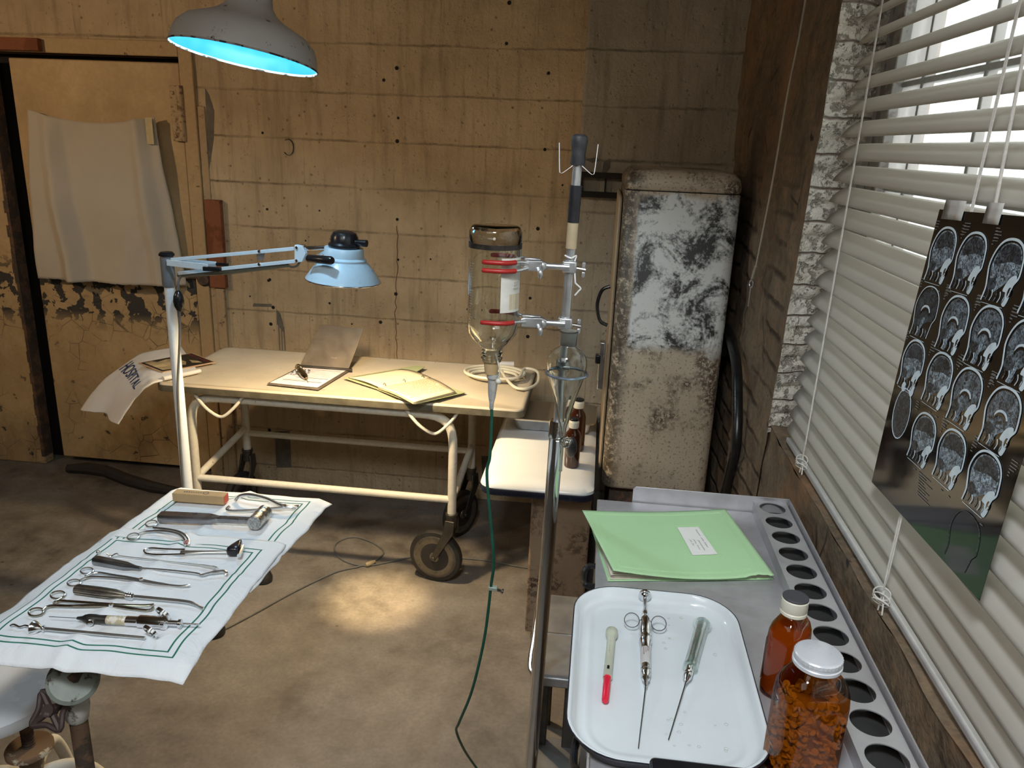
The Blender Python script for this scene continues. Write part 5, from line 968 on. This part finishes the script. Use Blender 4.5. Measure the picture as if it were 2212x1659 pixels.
def onc(x, y, e=.0008):   # project pixel onto cover by search
    best = None
    for it_ in range(1):
        u, v = .6, .5
        for k in range(60):
            p = cov(u, v); d = ray(x, y); t_ = (p - CAM).dot(d) / d.dot(d); q = CAM + d * t_; e_ = q - p
            du = cov(u + .01, v) - p; dv = cov(u, v + .01) - p
            u += .01 * e_.dot(du) / du.dot(du) * .8; v += .01 * e_.dot(dv) / dv.dot(dv) * .8
    return u, v
la = [onc(*q) for q in ((1463, 1140), (1508, 1139), (1550, 1198), (1496, 1200))]
def lab(s, t, e=.001): u = (la[0][0] * (1 - s) + la[3][0] * s) * (1 - t) + (la[1][0] * (1 - s) + la[2][0] * s) * t; v = (la[0][1] * (1 - s) + la[3][1] * s) * (1 - t) + (la[1][1] * (1 - s) + la[2][1] * s) * t; return cov(u, v) + V((0, 0, e))
MB().grid(lab, 8, 8).build('white_label', plain('label_white', (.80, .79, .76), .8, 0, .03), gf)
m = MB()
for s0_, s1_, t_, z_ in ((.10, .34, .80, 1), (.40, .54, .80, 1), (.58, .76, .80, 1), (.50, .86, .60, 1), (.46, .62, .42, 1), (.66, .82, .42, 1), (.46, .56, .26, 1), (.60, .68, .26, 1)):
    n_ = max(4, int((s1_ - s0_) * 60)); pts = [lab(s0_ + (s1_ - s0_) * i / n_, t_ + .035 * math.sin(i * 2.3 + s0_ * 9) * (1.6 if i in (0, 1) else .6 + .4 * random.random()), .0013) for i in range(n_ + 1)]; m.tube(pts, .0005, 4, flat=.3)
m.build('handwriting', plain('grey_pen', (.25, .25, .27), .9), gf)
m = MB()
def dbl(u0, v0, u1, v1):
    for o_ in (0, .012): m.tube([cov(u, v) + V((0, 0, .0001)) for u, v in [(u0 + (u1 - u0) * i / 12 + (o_ if u0 == u1 else 0), v0 + (v1 - v0) * i / 12 + (o_ if v0 == v1 else 0)) for i in range(13)]], .0005, 4)
for seg in ((.06, .07, .94, .07), (.06, .93, .94, .93), (.06, .07, .06, .93), (.93, .07, .93, .93)): dbl(*seg)
fr4 = [lab(-.06, -.14, 0), lab(1.05, -.14, 0), lab(1.05, 1.14, 0), lab(-.06, 1.14, 0)]; m.tube(fr4, .0006, 4, True)
m.build('embossed_lines', gm_.mat, gf)
# enamel tray -------------------------------------------------
yt = thing('enamel_tray', 'white enamel tray with dark rim holding three syringes on the steel table', 'tray', (.135, 1.0, SZ))
TX, TY, TW, TH = .133, 1.005, .264, .402
def rt2(d, z, r=.075): return [p + V((TX, TY, 0)) for p in rrect(TW + d, TH + d, max(.02, r + d / 2), z, 10)]
prof_t = [(0, .0225), (.003, .0215), (.002, .0235), (-.004, .0245), (-.010, .022), (-.016, .014), (-.024, .008), (-.034, .006), (-.046, .0068), (-.056, .0068), (-.063, .0048), (-.074, .0044), (-.13, .0044)]
MB().loft([rt2(d, SZ + z) for d, z in prof_t], False, True).build('tray_body', plain('tray_enamel', (.72, .77, .80), .12, 0, .03, 12, Coat_Weight=.3), yt, smooth=60)
MB().loft([rt2(-.03, SZ + .001), rt2(-.02, SZ + .004), rt2(-.008, SZ + .016), rt2(.0, SZ + .021), rt2(.004, SZ + .0222), rt2(.0035, SZ + .0238), rt2(.0005, SZ + .0240)], True, False).build('dark_rim', worn('dark_rim_enamel', (.018, .018, .03), (.05, .04, .04), .6, 60, .35), yt, smooth=50)
TF = SZ + .0048
m = MB()
for i in range(26):
    cxs, cys = TX + random.uniform(.0, .095), TY + random.choice((random.uniform(-.15, -.06), random.uniform(.06, .16))); m.torus((cxs, cys, TF + .0002), (0, 0, 1), random.uniform(.0015, .0032), .00022, 14, 4, random.uniform(.6, 1))
m.build('dried_drop_marks', plain('dried_drops', (.50, .50, .45), .6), yt)
def KT(x, y, h): return atz(x, y, TF + h)
# syringe 1: plastic with red cap
s = thing('plastic_syringe', 'small cloudy plastic syringe with a red needle cap at the left of the tray', 'syringe', KT(1316, 1430, 0))
a, b, c = KT(1322, 1362, .009), KT(1312, 1464, .007), KT(1307, 1516, .006); d1_ = (b - a).normalized(); L1 = (b - a).length; mk = plain('cloudy_plastic', (.70, .72, .58), .35, 0, .05, 40, Transmission_Weight=.35)
MB().lathe([(0, 0), (.0085, .0005), (.0095, .002), (.0095, .012), (.0085, .016), (.0066, .019), (.0064, L1 - .006), (.0070, L1 - .004), (.0070, L1), (0, L1)], a, d1_, 24).build('barrel', mk, s, smooth=40)
d2_ = (c - b).normalized(); MB().lathe([(.0058, -.004), (.0055, 0), (.0045, .002), (.0056, .006), (.0050, (c - b).length - .003), (.0036, (c - b).length), (0, (c - b).length)], b, d2_, 20).build('red_cap', plain('bright_red_plastic', (.72, .015, .05), .3, 0, .05), s)
e_ = a.lerp(b, .86) + V((0, 0, .0036)); MB().lathe([(.0032, -.004), (.0032, .004)], e_, d1_, 12).build('plunger_tip', M['black'], s)
m = MB(); up_ = V((0, 0, 1)); sd_ = d1_.cross(up_).normalized()
for i in range(18): p = a + d1_ * (.024 + i * .0024); m.box(p + up_ * .0064 + sd_ * .0006, (.0036 if i % 5 == 0 else .002, .0004, .0003))
m.build('scale_marks', plain('pale_scale', (.35, .36, .32), .7), s, smooth=0)
# syringe 2: chrome ring syringe
s = thing('chrome_ring_syringe', 'chrome cartridge syringe with two side rings in the middle of the tray', 'syringe', KT(1394, 1380, 0))
a = KT(1393, 1285, .016); b = KT(1395, 1480, .012); dv = (b - a).normalized(); L2 = (b - a).length; g_ = lambda y: (y - 1285) / 195 * L2
MB().ball(a, .0085, 20).cyl(a, a + dv * .004, .0105, .0105, 24).build('thumb_knob', M['chrome'], s)
MB().lathe([(.0032, 0), (.0032, g_(1325)), (.005, g_(1327)), (.0055, g_(1333)), (.005, g_(1337)), (.007, g_(1340)), (.009, g_(1347)), (.0095, g_(1350)), (.0095, g_(1380)), (.0088, g_(1381)), (.0098, g_(1388)), (.0098, g_(1396)), (.0086, g_(1398)), (.0083, g_(1412)), (.006, g_(1413))], a, dv, 28).build('chrome_barrel', M['chrome'], s, smooth=40)
MB().lathe([(.0076, g_(1409)), (.0078, g_(1411)), (.0078, g_(1443)), (.006, g_(1445))], a, dv, 24).build('glass_cartridge', plain('milky_cartridge', (.70, .69, .68), .2, 0, .04, 30, Transmission_Weight=.2), s)
MB().lathe([(.0072, g_(1443)), (.0076, g_(1445)), (.0076, g_(1452)), (.0068, g_(1453)), (.0074, g_(1456)), (.0074, g_(1460)), (.0055, g_(1464)), (.0060, g_(1468)), (.0032, g_(1473)), (.0026, g_(1480)), (.0012, g_(1483))], a, dv, 24).build('needle_hub', M['chrome'], s, smooth=30)
MB().cyl(a + dv * g_(1480), KT(1379, 1616, .003), .0009, .0007, 8).build('needle', M['darkmetal'], s)
sd_ = dv.cross(V((0, 0, 1))).normalized()
for k in (-1, 1):
    m = MB(); band(m, a + dv * g_(1352) + sd_ * k * .0215, (dv * .6 + V((0, 0, .8))), .0125, .006, .0013); m.build('finger_ring', M['chrome'], s)
m = MB(); sx = sd_ if sd_.x > 0 else -sd_
for r in range(3):
    for i in range(9 - 2 * r): m.box(a + dv * (g_(1414) + i * .0022) + V((0, 0, .0078)) + sx * (-.003 + r * .003), (.0012 * random.uniform(.5, 1), .0014, .0003))
m.build('printed_text', plain('red_print', (.22, .06, .05), .7), s, smooth=0)
# syringe 3: glass
s = thing('glass_syringe', 'graduated glass syringe with a long needle at the right of the tray', 'syringe', KT(1505, 1400, 0))
a = KT(1517, 1350, .012); b = KT(1490, 1444, .011); dv = (b - a).normalized(); L3 = (b - a).length
gl2 = thinglass('syringe_glass', (.90, .95, .93), .10, .03, .75)
MB().lathe([(.0145, 0), (.0150, .0015), (.0145, .003), (.0105, .005), (.0102, L3 - .010), (.0108, L3 - .008), (.0108, L3 - .001), (.006, L3)], a, dv, 28, False, True).build('barrel', gl2, s, smooth=40)
MB().lathe([(.0105, -.006), (.0115, -.005), (.0115, -.003), (.0085, -.002), (.0085, L3 * .80), (0, L3 * .81)], a, dv, 24).build('plunger', thinglass('plunger_glass', (.85, .90, .88), .12, .05, .6, .25), s, smooth=40)
MB().lathe([(.0062, -.002), (.0064, .012), (.0055, .013), (.0064, .015), (.0064, .022), (.0035, .028), (.0028, .032), (.0012, .036)], b, dv, 20).build('needle_hub', M['chrome'], s, smooth=30)
MB().cyl(b + dv * .033, KT(1444, 1598, .003), .0009, .0007, 8).build('needle', M['darkmetal'], s)
m = MB(); sd_ = dv.cross(V((0, 0, 1))).normalized(); sx = sd_ if sd_.x > 0 else -sd_; RM = Matrix((sx, dv, V((0, 0, 1)))).transposed()
for i in range(16):
    for k, (o_, w_) in enumerate(((-.0045, .0035), (.0035, .002))): m.box(a + dv * (.022 + i * (L3 - .038) / 15) + V((0, 0, .0094)) + sx * o_, (w_ if i % 5 else w_ * 1.5, .0006, .0003), RM)
vs, fs = textmesh('20', 1); m.add([a + dv * .014 + V((0, 0, .0100)) + sx * p.x * .006 - dv * p.y * .006 for p in vs], fs)
m.build('scale_marks', plain('etched_brown', (.33, .27, .25), .7), s, smooth=0)
m = MB(); m.add([a + dv * .006 + V((0, 0, .0135)) + sx * p.x * .007 - dv * p.y * .007 for p in textmesh('X', 1)[0]], textmesh('X', 1)[1]); m.build('blue_mark', plain('blue_mark', (.04, .10, .35), .6), s, smooth=0)
# black box edge in front
bk = MB(); a, b = atz(1400, 1644, SZ + .03), atz(1600, 1655, SZ + .03)
bk.loft([[p + V((0, 0, 0)) for p in rrect(.155, .10, .008, z, 5, (a.x + .078, a.y - .052))] for z in (SZ + .001, SZ + .036, SZ + .040)]); bko = bk.build('black_case', M['black'], bevel=.003); tag(bko, 'black glossy case edge in front of the tray at the bottom of the photo', 'case')
# amber bottles on the table
def flatring(w, d, r, z, c, ang): return [Matrix.Rotation(ang, 3, 'Z') @ p + V((c.x, c.y, 0)) for p in rrect(w, d, r, z, 8)]
def amber(c, w, d, h, ang, lbl, name):
    t = thing('amber_bottle', lbl, 'bottle', (c.x, c.y, SZ), 'amber medicine bottles')
    r = min(w, d) / 2 * .78; prof_ = [(.86, 0), (.98, .004), (1, .010), (1, h * .60), (.97, h * .68), (.86, h * .75), (.66, h * .81), (.52, h * .835)]
    rings = [flatring(w * k, d * k, r * k, SZ + z, c, ang) for k, z in prof_]; nr = min(w, d) * .5 * .60
    MB().loft(rings + [flatring(2 * nr, 2 * nr, nr * .999, SZ + h * .85, c, ang), flatring(2 * nr, 2 * nr, nr * .999, SZ + h * .92, c, ang)], True, False).build('glass_body', M['amber'], t, smooth=60)
    return t, r, nr
cB = atz(1683, 1536, SZ); capF = atz(1720, 1290, SZ + .150); hF = .150; cB = V((.309, 1.008, SZ))
t1, r1, nr1 = amber(cB, .050, .068, hF, math.radians(-35), 'amber bottle of reddish liquid with a black topped ivory cap', 'a')
lm = thinglass('amber_liquid', (.92, .34, .10), .02, .2, .1)
lq2 = NT('orange_liquid'); lq2.p(Base_Color=(.9, .56, .34), Roughness=.2, Subsurface_Weight=0.0); tl = lq2.n('BsdfTranslucent'); tl.inputs[0].default_value = (.95, .62, .38, 1); mx = lq2.n('MixShader'); mx.inputs[0].default_value = .5; lq2.t.links.new(lq2.b.outputs[0], mx.inputs[1]); lq2.t.links.new(tl.outputs[0], mx.inputs[2]); lq2.t.links.new(mx.outputs[0], lq2.out.inputs[0])
MB().loft([flatring(.050 * k, .068 * k, r1 * k, SZ + z, cB, math.radians(-35)) for k, z in ((.82, .003), (.93, .010), (.94, .09), (.90, hF * .66))]).build('liquid', lq2.mat, t1)
m = MB(); RL = Matrix.Rotation(math.radians(-35), 3, 'Z'); m.box(cB + RL @ V((-.0258, 0, .052)), (.0006, .040, .07), RL); m.build('paper_label', plain('label_old', (.55, .52, .48), .9, 0, .2), t1)
MB().lathe([(nr1 + .001, -.012), (nr1 + .0035, -.010), (nr1 + .0035, -.006), (nr1 + .0025, -.005), (nr1 + .0035, -.003), (nr1 + .0035, .012), (nr1 + .0015, .014), (0, .014)], (cB.x, cB.y, SZ + hF * .93), (0, 0, 1), 36).build('ivory_cap', M['ivory'], t1, smooth=30)
MB().lathe([(nr1 + .0030, 0), (nr1 + .0030, .0015), (nr1 + .0022, .0022), (0, .0020)], (cB.x, cB.y, SZ + hF * .93 + .0142), (0, 0, 1), 36).build('black_lid', plain('grey_black_lid', (.06, .06, .068), .55), t1)
cN = V((.299, .852, SZ)); hN = .182
t2, r2, nr2 = amber(cN, .086, .072, hN, math.radians(12), 'amber bottle full of round tablets with a ribbed white screw cap', 'b')
pm_ = NT('amber_tablets'); pm_.p(Base_Color=(.62, .56, .36), Roughness=.5)
pills = MB()
for i in range(800):
    z = SZ + .006 + random.random() * hN * .60; k = .86 if z < SZ + hN * .56 else .7; q = random.uniform(0, 2 * math.pi); rr_ = math.sqrt(random.uniform(.55, 1.0))
    px_, py = .0405 * k * rr_ * max(-1, min(1, 1.25 * math.cos(q))), .0335 * k * rr_ * max(-1, min(1, 1.25 * math.sin(q)))
    if abs(px_) > .030 and abs(py) > .023: px_ *= .85; py *= .85
    c_ = Matrix.Rotation(math.radians(12), 3, 'Z') @ V((px_, py, 0)) + V((cN.x, cN.y, z)); ax_ = V((random.gauss(0, 1), random.gauss(0, 1), random.gauss(0, 1))).normalized()
    pills.lathe([(.003, -.0017), (.0046, -.0012), (.0046, .0012), (.003, .0017)], c_, ax_, 12)
po = pills.build('tablets', pm_.mat, t2, smooth=40); po['kind'] = 'stuff'
MB().loft([flatring(.062, .050, .018, SZ + z, cN, math.radians(12)) for z in (.004, hN * .56)]).build('tablet_core', plain('tablet_core_dark', (.45, .36, .2), .6), t2)['kind'] = 'stuff'
cp = MB(); n_ = 72
def capring(r, z, rib): return [V((cN.x + (r + (rib if k % 2 else 0)) * math.cos(2 * math.pi * k / n_), cN.y + (r + (rib if k % 2 else 0)) * math.sin(2 * math.pi * k / n_), SZ + hN * .90 + z)) for k in range(n_)]
RC = nr2 + .0065
cp.loft([capring(RC - .002, -.006, 0), capring(RC + .0012, -.005, 0), capring(RC + .0012, -.001, 0), capring(RC, .0, 0), capring(RC, .003, .0), capring(RC, .0035, .0007), capring(RC, .008, .0007), capring(RC - .0008, .0095, 0), capring(RC - .003, .0105, 0)]); cp.build('screw_cap', plain('grey_white_metal_cap', (.66, .68, .72), .3, .2, .05), t2, smooth=30)
# ================================================================== BLIND
bl = thing('venetian_blind', 'cream venetian blind with wide tilted slats hanging in front of the glass block window', 'blind', (.505, .7, SILL))
sm = NT('cream_slat'); v_ = sm.co(); sm.p(Base_Color=sm.mix(sm.noise(sm.map(v_, (3, 1, 3)), 12, 4), (.64, .61, .56), (.70, .67, .61)), Roughness=.30)
tlb = sm.n('BsdfTranslucent'); tlb.inputs[0].default_value = (.62, .58, .50, 1); mxs = sm.n('MixShader'); mxs.inputs[0].default_value = .36; sm.t.links.new(sm.b.outputs[0], mxs.inputs[1]); sm.t.links.new(tlb.outputs[0], mxs.inputs[2]); sm.t.links.new(mxs.outputs[0], sm.out.inputs[0])
zs_ = [1.009, 1.048, 1.094, 1.147, 1.199, 1.249, 1.296, 1.341, 1.388, 1.434, 1.479, 1.526, 1.567, 1.610, 1.653, 1.697, 1.740, 1.782, 1.824, 1.868, 1.907] + [1.907 + .0435 * k for k in range(1, 10)]
zl = [1.004 + i * (1.907 - 1.004) / 20 for i in range(20)] + zs_[20:]
XE, SW, YN = .483, .050, -.30
slm = MB()
for i, z in enumerate(zl):
    zc_ = .5 * (z + (zs_[i] if i < len(zs_) else z)); tilt = math.radians(41 if i > 2 else 41 + 5 * (3 - i)); ye_ = 1.765 + .095 * max(0, min(1, (1.9 - zc_) / .9)); sagm = .0
    def sl(u, v, zc_=zc_, tilt=tilt, ye_=ye_):
        s_ = u * SW; cv = .0055 * 4 * u * (1 - u); return V((XE + s_ * math.cos(tilt) - cv * math.sin(tilt), YN + (ye_ - YN) * v, zc_ + s_ * math.sin(tilt) + cv * math.cos(tilt)))
    slm.grid(sl, 8, 40)
slm.build('slats', sm.mat, bl, solid=.0022, smooth=60)
MB().boxab((XE + .002, YN, SILL + .006), (XE + .040, 1.86, SILL + .018)).build('bottom_rail', plain('grey_rail', (.46, .45, .44), .4), bl, bevel=.003)
MB().boxab((XE - .002, YN, 2.30), (XE + .055, 1.80, 2.355)).build('head_rail', sm.mat, bl, bevel=.003)
cm = plain('blind_cord', (.66, .63, .58), .9, 0, .1, 200)
def knotcord(y_top, x_end, y_end):
    e_ = atx(x_end, y_end, XE - .006); t_ = V((XE - .005, y_top, 2.31)); m = MB(); m.tube([t_, t_.lerp(e_, .5), e_ + V((0, 0, .05))], .0013, 6); m.tube([t_ + V((0, -.004, 0)), t_.lerp(e_, .5) + V((0, -.004, 0)), e_ + V((-.004, -.016, .05))], .0013, 6)
    for k in range(3): m.torus(e_ + V((-.004, -.008, -.005 + .008 * k)), (.5, .6, .7 - .4 * k), .013, .0013, 20, 6, .8)
    m.tube(spl([e_ + V((0, 0, .05)), e_ + V((-.002, -.006, .02)), e_ + V((-.002, -.014, -.004)), e_ + V((-.003, -.02, -.020))], 4), .0013, 6); m.tube(spl([e_ + V((-.004, -.016, .05)), e_ + V((-.003, -.006, .01)), e_ + V((-.003, -.002, -.022))], 4), .0013, 6)
    o_ = m.build('lift_cord', cm, bl); return o_
knotcord(atx(1905, 30, XE - .006).y, 1733, 1000); knotcord(atx(2165, 260, XE - .006).y, 1905, 1290)
MB().tube([V((XE - .006, atx(2185, 100, XE - .007).y, 2.31)), atx(2145, 470, XE - .007)], .0022, 8).build('tilt_cord', cm, bl)
# ================================================================== MRI FILM
mf = thing('scan_film', 'black film sheet of brain scans taped to the front of the blind', 'film', (.468, 1.0, 1.14))
fTL, fBL, fBR = V((.468, 1.181, 1.585)), V((.470, 1.243, 1.142)), V((.470, .860, 1.160)); fTR = V((.468, .81, 1.600))
def fpt(u, v, e=0.0): p = fTL.lerp(fTR, u).lerp(fBL.lerp(fBR, u), v); p.x -= e + .006 * math.sin(math.pi * v) * .4; return p
def fsolve(y, z):
    u = v = .5
    for _ in range(40):
        p = fpt(u, v); du = fpt(u + .01, v) - p; dv_ = fpt(u, v + .01) - p; a_, b_, c_, d_q = du.y, dv_.y, du.z, dv_.z; ey, ez = y - p.y, z - p.z; det = a_ * d_q - b_ * c_; u += .01 * (d_q * ey - b_ * ez) / det; v += .01 * (a_ * ez - c_ * ey) / det
    return u, v
film = plain('film_black', (.005, .005, .006), .08, 0, .1, Specular_IOR_Level=.3); scb = plain('scan_bright', (.74, .86, .97), .3, 0, .1, 60, Specular_IOR_Level=.2)
def brain(n, c, k=.5):
    t = NT(n); v = t.co(); w_ = t.noise(v, 130, 5, .65, 2.2); b_ = t.noise(v, 60, 3, .5)
    f_ = t.rng(w_, .42, .62); t.p(Base_Color=t.mix(f_, tuple(q * .06 for q in c), t.mix(t.rng(b_, .35, .65), tuple(q * .45 for q in c), c)), Roughness=.3, Specular_IOR_Level=.2); return t.mat
bA = brain('scan_brain_light', (.62, .78, .92)); bB = brain('scan_brain_mid', (.36, .45, .54)); bC = brain('scan_brain_dim', (.13, .16, .2))
OUT = [(.06, 1.0), (.10, .80), (.06, .62), (.02, .45), (.06, .28), (.16, .13), (.30, .04), (.48, .01), (.66, .03), (.80, .10), (.89, .22), (.92, .36), (.93, .48), (.92, .56), (.84, .66), (.80, .80), (.76, .95)]
fm_ = MB(); nu_, nv_ = 14, 14; cr_ = .02
pl_ = [fpt(u, v) for u, v in [(cr_, 0), (1, 0), (1, 1 - .002), (1, 1)] + [(.012, 1), (0, 1 - .012)] + [(0, cr_)]]
fm_.grid(lambda u, v: fpt(u, v), 12, 12)
def flat(poly, e, mi, c0=None):
    fm_.cur = mi; n_ = len(poly); c_ = (sum(p[0] for p in poly) / n_, sum(p[1] for p in poly) / n_); b_ = fm_.add([fpt(*c_, e)] + [fpt(u, v, e) for u, v in poly], []); 
    for i in range(n_): fm_.f.append([b_, b_ + 1 + i, b_ + 1 + (i + 1) % n_]); fm_.m.append(mi)
def ribbon(poly, w, e, mi, closed=False):
    fm_.cur = mi; n_ = len(poly)
    for i in range(n_ if closed else n_ - 1):
        a_, b_ = poly[i], poly[(i + 1) % n_]; dxq, dyq = b_[0] - a_[0], (b_[1] - a_[1]) * 1.2; L_ = math.hypot(dxq, dyq) or 1; ox, oy = -dyq / L_ * w, dxq / L_ * w
        fm_.add([fpt(a_[0] + ox, a_[1] + oy, e), fpt(b_[0] + ox, b_[1] + oy, e), fpt(b_[0] - ox, b_[1] - oy, e), fpt(a_[0] - ox, a_[1] - oy, e)], [(0, 1, 2, 3)])
def smooth2(pts, k=4, closed=False): return [(p.x, p.y) for p in spl([V((a_, b_, 0)) for a_, b_ in pts], k, closed)]
scans = [(1.141, 1.526, 'A'), (1.055, 1.528, 'A'), (.964, 1.53, 'A'), (.875, 1.532, 'B'), (1.154, 1.443, 'D'), (1.062, 1.446, 'B'), (.974, 1.45, 'B'), (.886, 1.452, 'B'), (1.164, 1.362, 'A'), (1.072, 1.367, 'A'), (.988, 1.369, 'B'), (.897, 1.372, 'B'), (1.171, 1.285, 'O'), (1.084, 1.277, 'A'), (.995, 1.285, 'A'), (.905, 1.291, 'A'), (.922, 1.205, 'L')]
SWD, SHT = .072, .074
for (y_, z_, k) in scans:
    u0_, v0_ = fsolve(y_ + SWD / 2, z_ + SHT / 2); u1_, v1_ = fsolve(y_ - SWD / 2, z_ - SHT / 2)
    Q = lambda p: (u0_ + (u1_ - u0_) * p[0], v0_ + (v1_ - v0_) * p[1]); wd = .0035
    if k == 'O':
        ov = [(.5 + .36 * math.cos(q_), .5 + .52 * math.sin(q_)) for q_ in [2 * math.pi * i / 24 for i in range(24)]]; flat([Q(p) for p in ov], .0005, 4); ribbon([Q(p) for p in ov], .002, .0008, 1, True)
        for cxq in (.32, .68): flat([Q((cxq + .09 * math.cos(q_), -.02 + .10 * math.sin(q_))) for q_ in [2 * math.pi * i / 12 for i in range(12)]], .0009, 1)
        continue
    o2 = smooth2(OUT)
    if k == 'L': ribbon([Q(p) for p in o2], .0012, .0006, 4); continue
    inn_ = [(.5 + (p[0] - .5) * .86, .45 + (p[1] - .45) * .88) for p in smooth2(OUT[2:14])]; bot = [(.80, .62), (.62, .66), (.50, .74), (.34, .84), (.20, .80)]
    flat([Q(p) for p in inn_ + bot], .0004, {'A': 2, 'B': 3, 'D': 4}[k])
    ribbon([Q(p) for p in o2], wd if k != 'D' else .0018, .0007, 1)
    # darker upper brain and cerebellum, pale tissue
    if k == 'A': flat([Q(p) for p in smooth2([(.14, .42), (.18, .24), (.32, .12), (.5, .08), (.70, .12), (.82, .26), (.84, .36), (.6, .34), (.4, .38)], 3)], .0005, 4)
    flat([Q((.24 + .13 * math.cos(q_), .72 + .10 * math.sin(q_))) for q_ in [2 * math.pi * i / 14 for i in range(14)]], .0006, 4)
    if k in 'AB':
        flat([Q(p) for p in smooth2([(.64, .66), (.72, .56), (.84, .52), (.88, .60), (.80, .72), (.82, .86), (.76, 1.0), (.66, .96), (.70, .80), (.60, .78)], 3, True)], .0008, 1)
        flat([Q((.79 + .05 * math.cos(q_), .78 + .08 * math.sin(q_))) for q_ in [2 * math.pi * i / 12 for i in range(12)]], .0010, 0)
    cor = [(.38 + .17 * math.cos(q_) + .10, .50 - .12 * math.sin(q_)) for q_ in [math.pi * (.05 + .95 * i / 12) for i in range(13)]]
    if k in 'BD': ribbon([Q(p) for p in cor], .0035, .0008, 1); ribbon([Q((p[0], p[1] + .05)) for p in cor], .003, .0009, 0); flat([Q(p) for p in [(.42, .60), (.52, .60), (.46, .80), (.40, .98), (.30, .98), (.38, .80)]], .0007, 2)
    for q_ in range(5): xq = .2 + .12 * q_; ribbon([Q(p) for p in smooth2([(xq, .80), (xq + .03, .88), (xq - .01, .97)], 3)], .0016, .0009, 1 if q_ % 2 else 3)
    ribbon([Q((.1, 1.03)), Q((.72, 1.03))], .0006, .0006, 1)
    for r in range(6):
        w_ = random.uniform(.1, .22); ribbon([Q((1.02 + .0 * r, -.10 + r * .05)), Q((1.02 + w_ * (1 if r < 4 else .3), -.10 + r * .05))], .0012, .0006, 5)
    for xq in (.45, .72): ribbon([Q((xq, 1.12)), Q((xq + .08, 1.12))], .0012, .0006, 5)
    for r in range(4): w_ = random.uniform(.06, .16); ribbon([Q((-.08, -.08 + r * .05)), Q((-.08 + w_, -.08 + r * .05))], .0010, .0006, 5)
for r in range(9): ribbon([(.40 + .004 * r, .815 + r * .009), (.40 + random.uniform(.06, .15), .815 + r * .009)], .0010, .0006, 5)
fm_.keepn = True
fo_ = fm_.build('film_sheet', [film, scb, bA, bB, bC, plain('scan_text', (.20, .21, .21), .3)], mf, smooth=0)
md = fo_.modifiers.new('thickness', 'SOLIDIFY'); md.thickness = .0003; md.offset = 1
for u_, w_ in ((.13, .17), (.43, .11)):
    MB().grid(lambda u, v: fpt(u_ + (u - .5) * w_, -.03 + v * .058, .0012), 3, 3).build('tape_piece', plain('clear_tape', (.62, .60, .56), .12, 0, .05, 60), mf, solid=.0004)
